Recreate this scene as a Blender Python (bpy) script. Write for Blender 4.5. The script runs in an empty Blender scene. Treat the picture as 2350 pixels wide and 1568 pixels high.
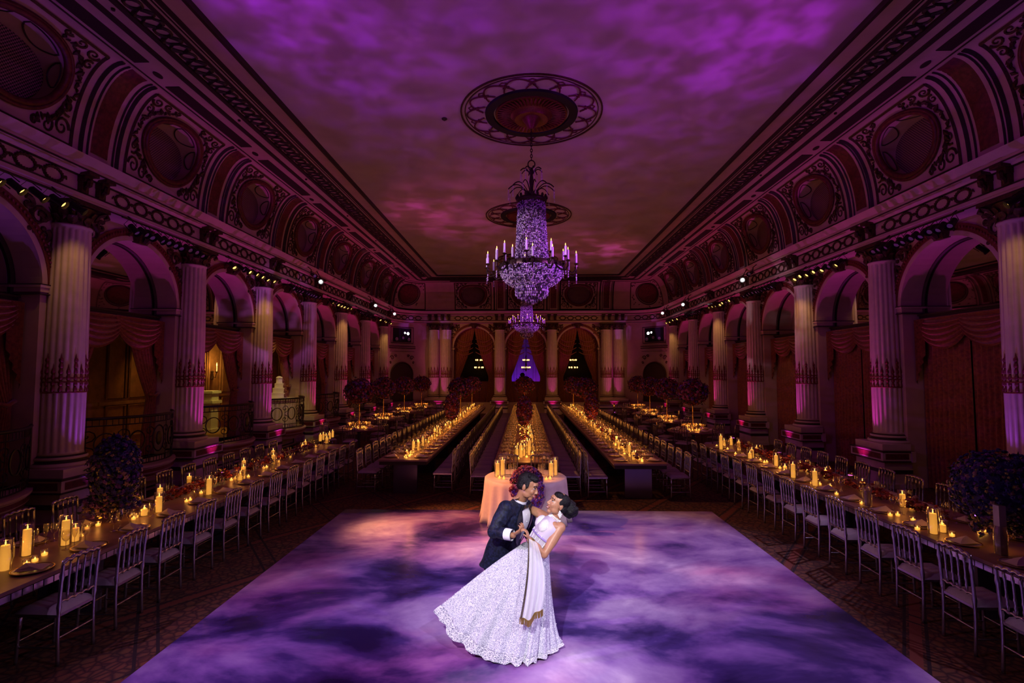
import bpy, math, random
from mathutils import Vector, Matrix, Quaternion
from math import sin, cos, pi, sqrt, atan, tan, radians as R
rnd = random.Random(7)
scene = bpy.context.scene
col = scene.collection

# ------------------------------------------------------------ camera
CAM = Vector((0.0, 0.0, 2.65)); PITCH = R(3.36); YAW = R(1.37); FPX = 1175.0
cd = bpy.data.cameras.new('camera'); cam = bpy.data.objects.new('camera', cd); col.objects.link(cam)
cam.location = CAM; cam.rotation_euler = (R(90) + PITCH, 0, YAW)
cd.sensor_fit = 'HORIZONTAL'; cd.sensor_width = 36; cd.lens = 18; cd.clip_end = 200; cd.clip_start = 0.05
scene.camera = cam
def ray(u, v):
    d = Vector(((u - 1175) / FPX, (784 - v) / FPX, -1.0))
    return cam.rotation_euler.to_matrix() @ d
def at(u, v, Y):                       # the point of a sight line at depth Y
    d = ray(u, v); return CAM + d * ((Y - CAM.y) / d.y)
def on(u, v, z):                       # the point of a sight line at height z
    d = ray(u, v); return CAM + d * ((z - CAM.z) / d.z)

# ------------------------------------------------------------ render look, world
vs = scene.view_settings
scene.display_settings.display_device = 'sRGB'
vs.view_transform = 'Standard'; vs.look = 'None'; vs.gamma = 1.0; vs.use_curve_mapping = False; vs.exposure = 0.0
world = bpy.data.worlds.new('world'); scene.world = world; world.use_nodes = True
world.node_tree.nodes['Background'].inputs[0].default_value = (0.02, 0.008, 0.02, 1)
world.node_tree.nodes['Background'].inputs[1].default_value = 0.3
scene.cycles.max_bounces = 5; scene.cycles.diffuse_bounces = 2; scene.cycles.glossy_bounces = 3
scene.cycles.transmission_bounces = 4; scene.cycles.transparent_max_bounces = 10; scene.cycles.use_adaptive_sampling = True; scene.cycles.adaptive_threshold = .05
scene.cycles.caustics_reflective = False; scene.cycles.caustics_refractive = False
scene.cycles.sample_clamp_indirect = 3.0; scene.cycles.sample_clamp_direct = 0.0

# ------------------------------------------------------------ lights of the place
def aim(o, target):
    o.rotation_euler = (Vector(target) - Vector(o.location)).to_track_quat('-Z', 'Y').to_euler()
def spot(name, loc, target, color, watts, deg, blend=0.5, radius=0.06):
    l = bpy.data.lights.new(name, 'SPOT'); l.energy = watts; l.color = color
    l.spot_size = R(deg); l.spot_blend = blend; l.shadow_soft_size = radius
    o = bpy.data.objects.new(name, l); col.objects.link(o); o.location = loc; aim(o, target); return o
def point(name, loc, color, watts, radius=0.03):
    l = bpy.data.lights.new(name, 'POINT'); l.energy = watts; l.color = color; l.shadow_soft_size = radius
    o = bpy.data.objects.new(name, l); col.objects.link(o); o.location = loc; return o
def gobo(o, scale, seed, lo, hi, ca, cb, floor=0.0):
    """cloud glass in the projector: noise over the beam direction modulates the lamp"""
    l = o.data; l.use_nodes = True; nt = l.node_tree; N = nt.nodes; L = nt.links
    em = next(n for n in N if n.type == 'EMISSION')
    g = N.new('ShaderNodeNewGeometry'); sp = N.new('ShaderNodeSeparateXYZ'); L.new(g.outputs['Incoming'], sp.inputs[0])
    dx = N.new('ShaderNodeMath'); dx.operation = 'DIVIDE'; L.new(sp.outputs[0], dx.inputs[0]); L.new(sp.outputs[2], dx.inputs[1])
    dy = N.new('ShaderNodeMath'); dy.operation = 'DIVIDE'; L.new(sp.outputs[1], dy.inputs[0]); L.new(sp.outputs[2], dy.inputs[1])
    cb_ = N.new('ShaderNodeCombineXYZ'); L.new(dx.outputs[0], cb_.inputs[0]); L.new(dy.outputs[0], cb_.inputs[1]); cb_.inputs[2].default_value = seed
    no = N.new('ShaderNodeTexNoise'); no.inputs['Scale'].default_value = scale; no.inputs['Detail'].default_value = 5; no.inputs['Roughness'].default_value = 0.55
    L.new(cb_.outputs[0], no.inputs['Vector'])
    mr = N.new('ShaderNodeMapRange'); mr.interpolation_type = 'SMOOTHSTEP'
    mr.inputs[1].default_value = lo; mr.inputs[2].default_value = hi; mr.inputs[3].default_value = floor; mr.inputs[4].default_value = 1
    L.new(no.outputs[0], mr.inputs[0])
    mx = N.new('ShaderNodeMix'); mx.data_type = 'RGBA'; L.new(mr.outputs[0], mx.inputs[0]); mx.inputs[6].default_value = (*ca, 1); mx.inputs[7].default_value = (*cb, 1)
    L.new(mx.outputs[2], em.inputs[0]); L.new(mr.outputs[0], em.inputs[1])
    return o
# cloud projectors on the side trusses washing the ceiling
gobo(spot('ceiling_projector', (-5.6, 5.5, 5.2), (0.9, 9.6, 8.1), (1, 1, 1), 860, 105, .9, .05), 4.6, 1.3, .38, .70, (.33, .008, .55), (.38, .015, .95), .26)
gobo(spot('ceiling_projector', (6.0, 6.5, 5.2), (-0.5, 11.0, 8.1), (1, 1, 1), 860, 105, .9, .05), 4.6, 7.7, .38, .70, (.36, .008, .48), (.42, .015, .85), .26)
gobo(spot('ceiling_projector', (-5.6, 18.0, 5.3), (0.5, 18.0, 8.1), (1, 1, 1), 330, 120, .8, .05), 3.0, 3.1, .36, .70, (.75, .06, .20), (.80, .06, .50), .15)
gobo(spot('ceiling_projector', (6.0, 22.5, 5.3), (0.0, 24.0, 8.1), (1, 1, 1), 330, 120, .8, .05), 3.0, 9.1, .36, .70, (.80, .08, .14), (.80, .08, .50), .15)
# follow spots and flash on the couple, from the front gallery
spot('follow_spot', (-1.35, -1.0, 5.3), (0.02, 5.0, 0.85), (1.0, .94, .96), 2250, 24, .8, .05)
spot('follow_spot', (2.3, -.6, 5.5), (-0.05, 5.0, 0.85), (.80, .78, 1.0), 950, 24, .8, .05)
# washes on the dance floor
spot('floor_wash', (-6.4, 8.6, 5.5), (-1.1, 8.7, 0.2), (1.0, .36, .16), 4200, 30, .9, .06)
spot('floor_wash', (6.6, 9.0, 5.5), (1.3, 7.2, 0), (.74, .50, 1.0), 1200, 46, .9, .06)
spot('floor_wash', (-6.4, 10.6, 5.5), (2.0, 10.1, 0), (1.0, .40, .10), 900, 20, .7, .06)
spot('carpet_wash', (-6.4, 13.0, 5.5), (4.0, 7.6, 0), (1.0, .42, .10), 420, 30, .9, .06)
spot('carpet_wash', (6.6, 13.0, 5.5), (-3.9, 7.6, 0), (1.0, .38, .10), 260, 30, .9, .06)
spot('floor_wash', (-6.4, 2.5, 5.5), (-.9, 5.2, 0), (.78, .38, 1.0), 1350, 46, .9, .06)
spot('floor_wash', (6.6, 1.5, 5.5), (1.1, 4.4, 0), (.70, .46, 1.0), 1200, 46, .9, .06)

# ------------------------------------------------------------ mesh builder
class MB:
    def __init__(s): s.v = []; s.f = []; s.mi = []
    def add(s, vs_, fs, m=0):
        n = len(s.v); s.v.extend([tuple(p) for p in vs_]); s.f.extend([tuple(i + n for i in f) for f in fs]); s.mi.extend([m] * len(fs))
    def box(s, x0, x1, y0, y1, z0, z1, m=0, F=None):
        P = [(x, y, z) for z in (z0, z1) for y in (y0, y1) for x in (x0, x1)]
        if F: P = [F(*p) for p in P]
        s.add(P, [(0, 2, 3, 1), (4, 5, 7, 6), (0, 1, 5, 4), (2, 6, 7, 3), (0, 4, 6, 2), (1, 3, 7, 5)], m)
    def lathe(s, prof, n=24, c=(0, 0, 0), m=0, cap=True, wob=None):
        V = []; F = []
        for r, z in prof:
            for k in range(n):
                a = 2 * pi * k / n; rr = r * (wob(a, z) if wob else 1)
                V.append((c[0] + rr * cos(a), c[1] + rr * sin(a), c[2] + z))
        for i in range(len(prof) - 1):
            for k in range(n):
                j = (k + 1) % n; F.append((i * n + k, i * n + j, (i + 1) * n + j, (i + 1) * n + k))
        if cap:
            if prof[0][0] > 1e-5: F.append(tuple(range(n - 1, -1, -1)))
            if prof[-1][0] > 1e-5: F.append(tuple((len(prof) - 1) * n + k for k in range(n)))
        s.add(V, F, m)
    def tube(s, pts, r, n=6, closed=False, m=0, cap=True, flat=1.0):
        pts = [Vector(p) for p in pts]; N = len(pts)
        rs = r if isinstance(r, (list, tuple)) else [r] * N
        T = []
        for i in range(N):
            a = pts[i - 1] if (i or closed) else pts[0]; b = pts[(i + 1) % N] if (i < N - 1 or closed) else pts[-1]
            t = b - a; T.append(t.normalized() if t.length > 1e-9 else Vector((0, 0, 1)))
        up = Vector((0, 0, 1)) if abs(T[0].z) < .9 else Vector((1, 0, 0))
        u = T[0].cross(up).normalized(); V = []; F = []
        for i in range(N):
            u = (u - T[i] * u.dot(T[i])); u = u.normalized() if u.length > 1e-6 else T[i].orthogonal().normalized()
            w = T[i].cross(u)
            for k in range(n):
                a = 2 * pi * k / n; V.append(pts[i] + u * (rs[i] * cos(a)) + w * (rs[i] * flat * sin(a)))
        for i in range(N if closed else N - 1):
            for k in range(n):
                j = (k + 1) % n; i2 = (i + 1) % N; F.append((i * n + k, i * n + j, i2 * n + j, i2 * n + k))
        if cap and not closed: F.append(tuple(range(n - 1, -1, -1))); F.append(tuple((N - 1) * n + k for k in range(n)))
        s.add(V, F, m)
    def grid(s, fn, nu, nv, m=0, closeu=False):
        V = [fn(i / nu, j / nv) for j in range(nv + 1) for i in range(nu + (0 if closeu else 1))]
        w = nu if closeu else nu + 1; F = []
        for j in range(nv):
            for i in range(nu):
                i2 = (i + 1) % w if closeu else i + 1
                F.append((j * w + i, j * w + i2, (j + 1) * w + i2, (j + 1) * w + i))
        s.add(V, F, m)
    def ell(s, c, rx, ry=None, rz=None, n=10, k=6, m=0, rot=None):
        ry = rx if ry is None else ry; rz = rx if rz is None else rz; V = []; F = []
        c = Vector(c)
        def tr(p): p = Vector(p); return c + (rot @ p if rot else p)
        V.append(tr((0, 0, -rz)))
        for j in range(1, k):
            b = -pi / 2 + pi * j / k
            for i in range(n): a = 2 * pi * i / n; V.append(tr((rx * cos(b) * cos(a), ry * cos(b) * sin(a), rz * sin(b))))
        V.append(tr((0, 0, rz))); top = len(V) - 1
        for i in range(n): F.append((0, 1 + (i + 1) % n, 1 + i))
        for j in range(k - 2):
            for i in range(n): F.append((1 + j * n + i, 1 + j * n + (i + 1) % n, 1 + (j + 1) * n + (i + 1) % n, 1 + (j + 1) * n + i))
        b0 = 1 + (k - 2) * n
        for i in range(n): F.append((b0 + i, b0 + (i + 1) % n, top))
        s.add(V, F, m)
    def octa(s, c, r, rz=None, m=0, spin=0):
        rz = rz or r; x, y, z = c; a = cos(spin) * r; b = sin(spin) * r
        s.add([(x + a, y + b, z), (x - b, y + a, z), (x - a, y - b, z), (x + b, y - a, z), (x, y, z + rz), (x, y, z - rz)],
              [(0, 1, 4), (1, 2, 4), (2, 3, 4), (3, 0, 4), (1, 0, 5), (2, 1, 5), (3, 2, 5), (0, 3, 5)], m)
    def map(s, fn): s.v = [tuple(fn(*p)) for p in s.v]; return s
    def mesh(s, name, mats, smooth=False):
        me = bpy.data.meshes.new(name); me.from_pydata(s.v, [], s.f)
        mats = mats if isinstance(mats, (list, tuple)) else [mats]
        for m in mats: me.materials.append(m)
        if len(mats) > 1: me.polygons.foreach_set('material_index', s.mi)
        if smooth:
            me.polygons.foreach_set('use_smooth', [True] * len(s.f))
            if smooth == 'auto': me.set_sharp_from_angle(angle=R(40))
        me.update(); return me
    def build(s, name, mats, parent=None, smooth=False):
        return obj(name, s.mesh(name, mats, smooth), parent)
def obj(name, me, parent=None, loc=None, rz=None):
    o = bpy.data.objects.new(name, me); col.objects.link(o)
    if parent: o.parent = parent
    if loc is not None: o.location = loc
    if rz is not None: o.rotation_euler = (0, 0, rz)
    return o
def tag(o, label, cat, group=None):
    o['label'] = label; o['category'] = cat
    if group: o['group'] = group
    return o
def thing(name, label, cat, loc=(0, 0, 0), rz=0, group=None):
    o = bpy.data.objects.new(name, None); col.objects.link(o); o.location = loc; o.rotation_euler = (0, 0, rz); o.empty_display_size = .1
    return tag(o, label, cat, group)
def struct(o): o['kind'] = 'structure'; return o
def stuff(o): o['kind'] = 'stuff'; return o
def dup(root, loc, rz, label=None, group=None, parent=None):
    r = root.copy(); col.objects.link(r); r.location = loc; r.rotation_euler = (0, 0, rz)
    if label: r['label'] = label
    if group: r['group'] = group
    for ch in root.children:
        c = ch.copy(); col.objects.link(c); c.parent = r
        for g in ch.children:
            d = g.copy(); col.objects.link(d); d.parent = c
    return r
ORD = ['zeroth', 'first', 'second', 'third', 'fourth', 'fifth', 'sixth', 'seventh', 'eighth', 'ninth', 'tenth', 'eleventh', 'twelfth', 'thirteenth', 'fourteenth', 'fifteenth', 'sixteenth', 'seventeenth', 'eighteenth', 'nineteenth', 'twentieth', 'twenty-first', 'twenty-second', 'twenty-third', 'twenty-fourth', 'twenty-fifth', 'twenty-sixth', 'twenty-seventh', 'twenty-eighth', 'twenty-ninth', 'thirtieth', 'thirty-first', 'thirty-second']

# ------------------------------------------------------------ materials
def new_mat(name):
    m = bpy.data.materials.new(name); m.use_nodes = True
    return m, m.node_tree.nodes, m.node_tree.links, m.node_tree.nodes['Principled BSDF']
def pmat(name, c, rough=.6, metal=0, noise=0, nscale=20, bump=0, bscale=60, spec=None, sheen=0, coat=0, trans=0):
    m, N, L, b = new_mat(name)
    b.inputs['Base Color'].default_value = (*c, 1); b.inputs['Roughness'].default_value = rough; b.inputs['Metallic'].default_value = metal
    if spec is not None: b.inputs['Specular IOR Level'].default_value = spec
    if sheen: b.inputs['Sheen Weight'].default_value = sheen
    if coat: b.inputs['Coat Weight'].default_value = coat; b.inputs['Coat Roughness'].default_value = .1
    if noise or bump: tc = N.new('ShaderNodeTexCoord')
    if noise:
        n = N.new('ShaderNodeTexNoise'); n.inputs['Scale'].default_value = nscale; n.inputs['Detail'].default_value = 4; L.new(tc.outputs['Object'], n.inputs['Vector'])
        r = N.new('ShaderNodeMapRange'); r.inputs[1].default_value = .3; r.inputs[2].default_value = .7; r.inputs[3].default_value = 1 - noise; r.inputs[4].default_value = 1 + noise
        L.new(n.outputs[0], r.inputs[0]); mx = N.new('ShaderNodeMix'); mx.data_type = 'RGBA'; mx.blend_type = 'MULTIPLY'; mx.inputs[0].default_value = 1
        mx.inputs[6].default_value = (*c, 1); L.new(r.outputs[0], mx.inputs[7]); L.new(mx.outputs[2], b.inputs['Base Color'])
    if bump:
        n2 = N.new('ShaderNodeTexNoise'); n2.inputs['Scale'].default_value = bscale; n2.inputs['Detail'].default_value = 3; L.new(tc.outputs['Object'], n2.inputs['Vector'])
        bp = N.new('ShaderNodeBump'); bp.inputs['Strength'].default_value = bump; bp.inputs['Distance'].default_value = .02
        L.new(n2.outputs[0], bp.inputs['Height']); L.new(bp.outputs[0], b.inputs['Normal'])
    return m
def emat(name, c, strength, sample=False):
    m, N, L, b = new_mat(name)
    b.inputs['Base Color'].default_value = (0, 0, 0, 1); b.inputs['Emission Color'].default_value = (*c, 1); b.inputs['Emission Strength'].default_value = strength
    if not sample: m.cycles.emission_sampling = 'NONE'
    return m
def glass(name, tint=(1, 1, 1), refl=.10, rough=.03):
    m, N, L, b = new_mat(name); N.remove(b); out = N['Material Output']
    t = N.new('ShaderNodeBsdfTransparent'); t.inputs[0].default_value = (*tint, 1)
    g = N.new('ShaderNodeBsdfGlossy'); g.inputs['Roughness'].default_value = rough
    lw = N.new('ShaderNodeLayerWeight'); lw.inputs[0].default_value = .25
    mr = N.new('ShaderNodeMapRange'); mr.inputs[3].default_value = refl * .4; mr.inputs[4].default_value = min(1, refl * 5); L.new(lw.outputs['Facing'], mr.inputs[0])
    mx = N.new('ShaderNodeMixShader'); L.new(mr.outputs[0], mx.inputs[0]); L.new(t.outputs[0], mx.inputs[1]); L.new(g.outputs[0], mx.inputs[2]); L.new(mx.outputs[0], out.inputs[0])
    return m
M = {}
M['plaster'] = pmat('cream_plaster', (.60, .43, .35), .7, noise=.08, nscale=3)
M['ceil'] = pmat('ceiling_plaster', (.66, .58, .54), .85, noise=.10, nscale=1.2)
M['dark'] = pmat('dark_moulding', (.035, .016, .012), .55)
M['gold'] = pmat('aged_gilt_relief', (.075, .032, .016), .42, metal=.35, noise=.4, nscale=30, bump=.5, bscale=90)
M['redpanel'] = pmat('dark_red_marble_panel', (.13, .018, .02), .5, noise=.45, nscale=14)
M['redgold'] = pmat('red_gilt_ornament', (.20, .045, .03), .4, metal=.3, noise=.4, nscale=50)
M['column'] = pmat('column_stone', (.66, .54, .45), .6, noise=.07, nscale=6)
M['capital'] = pmat('bronzed_capital', (.075, .035, .018), .4, metal=.4, noise=.5, nscale=25, bump=.4, bscale=60)
M['drape'] = pmat('russet_damask', (.27, .075, .022), .7, noise=.4, nscale=18, sheen=.3)
M['drapegold'] = pmat('gold_damask', (.46, .19, .045), .65, noise=.35, nscale=18, sheen=.3)
M['wood'] = pmat('warm_panelled_wood', (.40, .19, .07), .5, noise=.25, nscale=6)
M['iron'] = pmat('black_wrought_iron', (.03, .022, .018), .45, metal=.5)
M['mirror'] = pmat('old_mirror_glass', (.62, .56, .56), .02, metal=1)
M['grille'] = pmat('oculus_grille', (.10, .05, .04), .5)
# ============================================================ THE HALL
XL, XR, YB, RC = -8.4, 8.8, 32.5, 2.35
CX = .5 * (XL + XR)
COLY = [9.05 + 3.45 * k for k in range(-1, 7)]
BAYY = [y + 1.725 for y in COLY[:-1]]
BAYX = [-3.2, .1, 3.4]
ZC, ZCAP, SPR, AR = 8.16, 5.70, 4.15, 1.30
Y0 = -4.0
def hpath(d, na=12):
    r = max(RC - d, .12); e = max(d - (RC - .12), 0) if d > RC - .12 else 0
    cxl, cxr, cy = (XL + d + r, XR - d - r, YB - d - r)
    P = [(XL + d, Y0)]
    for k in range(na + 1):
        a = pi - (pi / 2) * k / na; P.append((cxl + r * cos(a), cy + r * sin(a)))
    for k in range(na + 1):
        a = pi / 2 - (pi / 2) * k / na; P.append((cxr + r * cos(a), cy + r * sin(a)))
    P.append((XR - d, Y0)); return P
def sweep(prof, name, mat, parent=None, smooth=False):
    b = MB(); rows = [[(x, y, z) for x, y in hpath(d)] for d, z in prof]; n = len(rows[0])
    V = [p for r_ in rows for p in r_]; F = [(i * n + k, i * n + k + 1, (i + 1) * n + k + 1, (i + 1) * n + k) for i in range(len(rows) - 1) for k in range(n - 1)]
    b.add(V, F); return b.build(name, mat, parent, smooth)

# ---- floor: carpet with a diamond lattice
def carpet():
    m, N, L, b = new_mat('lattice_carpet'); b.inputs['Roughness'].default_value = .95
    tc = N.new('ShaderNodeTexCoord')
    def band(rot, per, w):
        mp = N.new('ShaderNodeMapping'); mp.inputs['Rotation'].default_value = (0, 0, R(rot)); L.new(tc.outputs['Object'], mp.inputs[0])
        s = N.new('ShaderNodeSeparateXYZ'); L.new(mp.outputs[0], s.inputs[0])
        p = N.new('ShaderNodeMath'); p.operation = 'PINGPONG'; p.inputs[1].default_value = per / 2; L.new(s.outputs[0], p.inputs[0])
        o = []
        for lo, hi in w:
            c1 = N.new('ShaderNodeMath'); c1.operation = 'COMPARE'; c1.inputs[1].default_value = (lo + hi) / 2; c1.inputs[2].default_value = (hi - lo) / 2
            L.new(p.outputs[0], c1.inputs[0]); o.append(c1)
        return o
    A = band(36, 1.35, [(0, .05), (.075, .105)]); B = band(-36, 1.35, [(0, .02), (.075, .105)])
    def mx(a, bb):
        n = N.new('ShaderNodeMath'); n.operation = 'MAXIMUM'; L.new(a.outputs[0], n.inputs[0]); L.new(bb.outputs[0], n.inputs[1]); return n
    lines = mx(A[1], B[1]); bands = A[0]
    vo = N.new('ShaderNodeTexVoronoi'); vo.inputs['Scale'].default_value = 11; vo.feature = 'DISTANCE_TO_EDGE'; L.new(tc.outputs['Object'], vo.inputs['Vector'])
    no = N.new('ShaderNodeTexNoise'); no.inputs['Scale'].default_value = 5; L.new(tc.outputs['Object'], no.inputs['Vector'])
    r1 = N.new('ShaderNodeValToRGB'); r1.color_ramp.elements[0].color = (.045, .012, .008, 1); r1.color_ramp.elements[1].color = (.21, .085, .028, 1); r1.color_ramp.elements[1].position = .22
    L.new(vo.outputs['Distance'], r1.inputs[0])
    r2 = N.new('ShaderNodeMix'); r2.data_type = 'RGBA'; r2.blend_type = 'MULTIPLY'; r2.inputs[0].default_value = .6; L.new(r1.outputs[0], r2.inputs[6]); L.new(no.outputs[1], r2.inputs[7])
    m1 = N.new('ShaderNodeMix'); m1.data_type = 'RGBA'; L.new(bands.outputs[0], m1.inputs[0]); L.new(r2.outputs[2], m1.inputs[6]); m1.inputs[7].default_value = (.17, .045, .02, 1)
    m2 = N.new('ShaderNodeMix'); m2.data_type = 'RGBA'; L.new(lines.outputs[0], m2.inputs[0]); L.new(m1.outputs[2], m2.inputs[6]); m2.inputs[7].default_value = (.018, .008, .006, 1)
    L.new(m2.outputs[2], b.inputs['Base Color']); return m
b = MB(); b.box(XL - 2.5, XR + 2.5, Y0, YB + 6.5, -.2, 0); floor_o = struct(b.build('floor', carpet()))

# ---- dance floor, printed watercolour vinyl
def vinyl():
    m, N, L, b = new_mat('watercolour_vinyl'); b.inputs['Roughness'].default_value = .26; b.inputs['Specular IOR Level'].default_value = .45
    tc = N.new('ShaderNodeTexCoord'); mp = N.new('ShaderNodeMapping'); mp.inputs['Scale'].default_value = (.62, 1.0, 1); mp.inputs['Rotation'].default_value = (0, 0, R(-18)); L.new(tc.outputs['Object'], mp.inputs[0])
    def nz(sc, det, dist, seed):
        n = N.new('ShaderNodeTexNoise'); n.noise_dimensions = '4D'; n.inputs['W'].default_value = seed
        n.inputs['Scale'].default_value = sc; n.inputs['Detail'].default_value = det; n.inputs['Distortion'].default_value = dist; n.inputs['Roughness'].default_value = .55; L.new(mp.outputs[0], n.inputs['Vector']); return n
    a = nz(.95, 6, .35, 2.4); r = N.new('ShaderNodeValToRGB'); L.new(a.outputs[0], r.inputs[0]); cr = r.color_ramp
    cr.elements[0].position = .36; cr.elements[0].color = (.012, .009, .06, 1); cr.elements[1].position = .69; cr.elements[1].color = (.84, .72, .86, 1)
    for p, c in ((.43, (.06, .035, .18)), (.50, (.24, .13, .40)), (.59, (.45, .32, .58))):
        e = cr.elements.new(p); e.color = (*c, 1)
    c2 = nz(.5, 4, .5, 8.1); r2 = N.new('ShaderNodeMapRange'); r2.inputs[1].default_value = .50; r2.inputs[2].default_value = .64; L.new(c2.outputs[0], r2.inputs[0])
    m1 = N.new('ShaderNodeMix'); m1.data_type = 'RGBA'; L.new(r2.outputs[0], m1.inputs[0]); L.new(r.outputs[0], m1.inputs[6])
    mm = N.new('ShaderNodeMix'); mm.data_type = 'RGBA'; mm.blend_type = 'MULTIPLY'; mm.inputs[0].default_value = 1; L.new(r.outputs[0], mm.inputs[6]); mm.inputs[7].default_value = (1.0, .55, .72, 1); L.new(mm.outputs[2], m1.inputs[7])
    L.new(m1.outputs[2], b.inputs['Base Color']); return m
DF = (-3.43, 3.53, 2.0, 9.92)
b = MB(); b.box(DF[0], DF[1], DF[2], DF[3], 0.0, .012)
tag(b.build('dance_floor', vinyl()), 'glossy dance floor printed with purple and blue watercolour clouds', 'dance floor')

# ---- ceiling field, border mouldings
b = MB(); P = hpath(3.38); b.add([(x, y, ZC + .05) for x, y in P], [tuple(range(len(P)))]); ceil = struct(b.build('ceiling', M['ceil']))
sweep([(3.42, ZC + .05), (3.40, ZC - .03), (3.34, ZC - .03), (3.32, ZC)], 'moulding', M['dark'], ceil)
sweep([(3.33, ZC), (1.28, ZC)], 'border_plaster', M['plaster'], ceil)
for d0, d1, h, mt in ((3.02, 2.93, .03, 'dark'), (2.88, 2.86, .02, 'dark'), (2.80, 2.74, .04, 'dark'), (2.38, 2.28, .05, 'dark'), (2.05, 1.96, .04, 'dark'), (1.385, 1.36, .02, 'dark')):
    sweep([(d0, ZC), (d0 - .005, ZC - h), (d1 + .005, ZC - h), (d1, ZC)], 'moulding', M[mt], ceil)
sweep([(2.745, ZC - .012), (2.375, ZC - .012)], 'frieze_ground', M['plaster'], ceil)
# running scroll in the border: rings and leaves
def scroll_unit(bm, F, L_=.62):
    ring = [F(.11 * cos(a), .11 * sin(a) * 1.1) for a in [2 * pi * k / 12 for k in range(12)]]
    bm.tube(ring, .026, 4, closed=True)
    for sgn in (-1, 1):
        for q in (-1, 1):
            pts = [F(sgn * (.12 + .19 * t), q * (.02 + .13 * sin(t * pi * .9))) for t in [k / 6 for k in range(7)]]
            bm.tube(pts, [.03 * (1 - .6 * abs(2 * k / 6 - .7)) + .008 for k in range(7)], 4)
    bm.tube([F(.30, -.1), F(.31, .1)], .022, 4)
b = MB()
for side in (-1, 1):
    x0 = (XL + 2.56) if side < 0 else (XR - 2.56); y = 4.0
    while y < YB - 2.9:
        scroll_unit(b, lambda u, v, x0=x0, y=y: (x0 + v, y + u, ZC - .03)); y += .64
x = XL + 2.9
while x < XR - 2.8: scroll_unit(b, lambda u, v, x=x: (x + u, YB - 2.56 + v, ZC - .03)); x += .64
stuff(b.build('border_scrollwork', M['dark'], ceil))
def frame(side):
    return {'L': ((XL, 0), 0.0), 'R': ((XR, 0), pi), 'B': ((0, YB), -pi / 2)}[side]
def bay_loc(side, c):
    return ((XL, c, 0), 0.0) if side == 'L' else (((XR, c, 0), pi) if side == 'R' else ((c, YB, 0), -pi / 2))
ALLB = [('L', c) for c in BAYY] + [('R', c) for c in BAYY] + [('B', c) for c in BAYX]
# dark inlay panels between the ribs on the flat border
b = MB(); b.box(1.46, 1.73, -1.33, 1.33, ZC - .014, ZC); inlay = b.mesh('inlay_panel', M['dark'])
b = MB(); b.lathe([(.001, -.02), (.07, -.02), (.07, 0)], 14, (0, 0, 0)); b.map(lambda x, y, z: (1.60 + x * .8, 1.725 + y * 1.6, ZC + z)); rosette = b.mesh('rosette', M['dark'])
b = MB(); b.lathe([(.001, -.03), (.028, -.03), (.03, 0)], 8); b.map(lambda x, y, z: (2.16 + x, y, ZC + z)); stud = b.mesh('stud', M['dark'])
for sd, c in ALLB:
    l, rz = bay_loc(sd, c); obj('inlay_panel', inlay, ceil, l, rz); obj('rosette', rosette, ceil, l, rz); obj('stud', stud, ceil, l, rz)
# ---- cove
def CV(s, t, off=0.0):
    th = t * pi / 2; d = .55 + .75 * (1 - cos(th)); z = 6.45 + 1.71 * sin(th)
    nx, nz = cos(th) / .75, -sin(th) / 1.71; q = sqrt(nx * nx + nz * nz)
    return (d + off * nx / q, s, z + off * nz / q)
TC, RS, RT = .43, .74, .275
b = MB(); NP = 96; HS = 1.725
per = []
for k in range(NP):
    u = 4 * k / NP; i = int(u); f = u - i
    per.append([(HS, -1 + 2 * f), (HS - 2 * HS * f, 1), (-HS, 1 - 2 * f), (-HS + 2 * HS * f, -1)][i])
rows = []
for j in range(9):
    w = j / 8; row = []
    for (s_, q) in per:
        a = math.atan2(q * .9, s_ / HS); ti = (TC + RT * sin(a)); si = RS * cos(a); to = .5 + .5 * q
        row.append(CV(si + (s_ - si) * w, ti + (to - ti) * w))
    rows.append(row)
b.add([p for r_ in rows for p in r_], [(j * NP + k, j * NP + (k + 1) % NP, (j + 1) * NP + (k + 1) % NP, (j + 1) * NP + k) for j in range(8) for k in range(NP)])
cove_me = b.mesh('cove_panel', M['plaster'], True)
b = MB(); hole = rows[0]; GD = .40
NR = 4
V = [(p[0] + (GD - p[0]) * j / NR, p[1], p[2]) for j in range(NR + 1) for p in hole]
b.add(V, [(j * NP + k, j * NP + (k + 1) % NP, (j + 1) * NP + (k + 1) % NP, (j + 1) * NP + k) for j in range(NR) for k in range(NP)])
reveal_me = b.mesh('roundel_reveal', M['plaster'], True)
b = MB(); b.add([(GD, p[1], p[2]) for p in hole], [tuple(range(NP))])
def grille_mat():
    m, N, L, bs = new_mat('oculus_lattice'); tc = N.new('ShaderNodeTexCoord'); ck = N.new('ShaderNodeTexChecker'); ck.inputs['Scale'].default_value = 34
    ck.inputs[1].default_value = (.40, .24, .20, 1); ck.inputs[2].default_value = (.02, .01, .01, 1); L.new(tc.outputs['Object'], ck.inputs[0]); L.new(ck.outputs[0], bs.inputs['Base Color']); return m
grille_me = b.mesh('grille', grille_mat())
b = MB()
for off, r_, rr in ((.02, 1.06, .06), (.03, 1.16, .035)):
    b.tube([CV(RS * r_ * cos(a), TC + RT * r_ * sin(a), off) for a in [2 * pi * k / 64 for k in range(64)]], rr, 6, closed=True)
frame_me = b.mesh('roundel_frame', M['redpanel'], True)
b = MB()   # painted outlines of the cartouches inside the reveal
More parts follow.
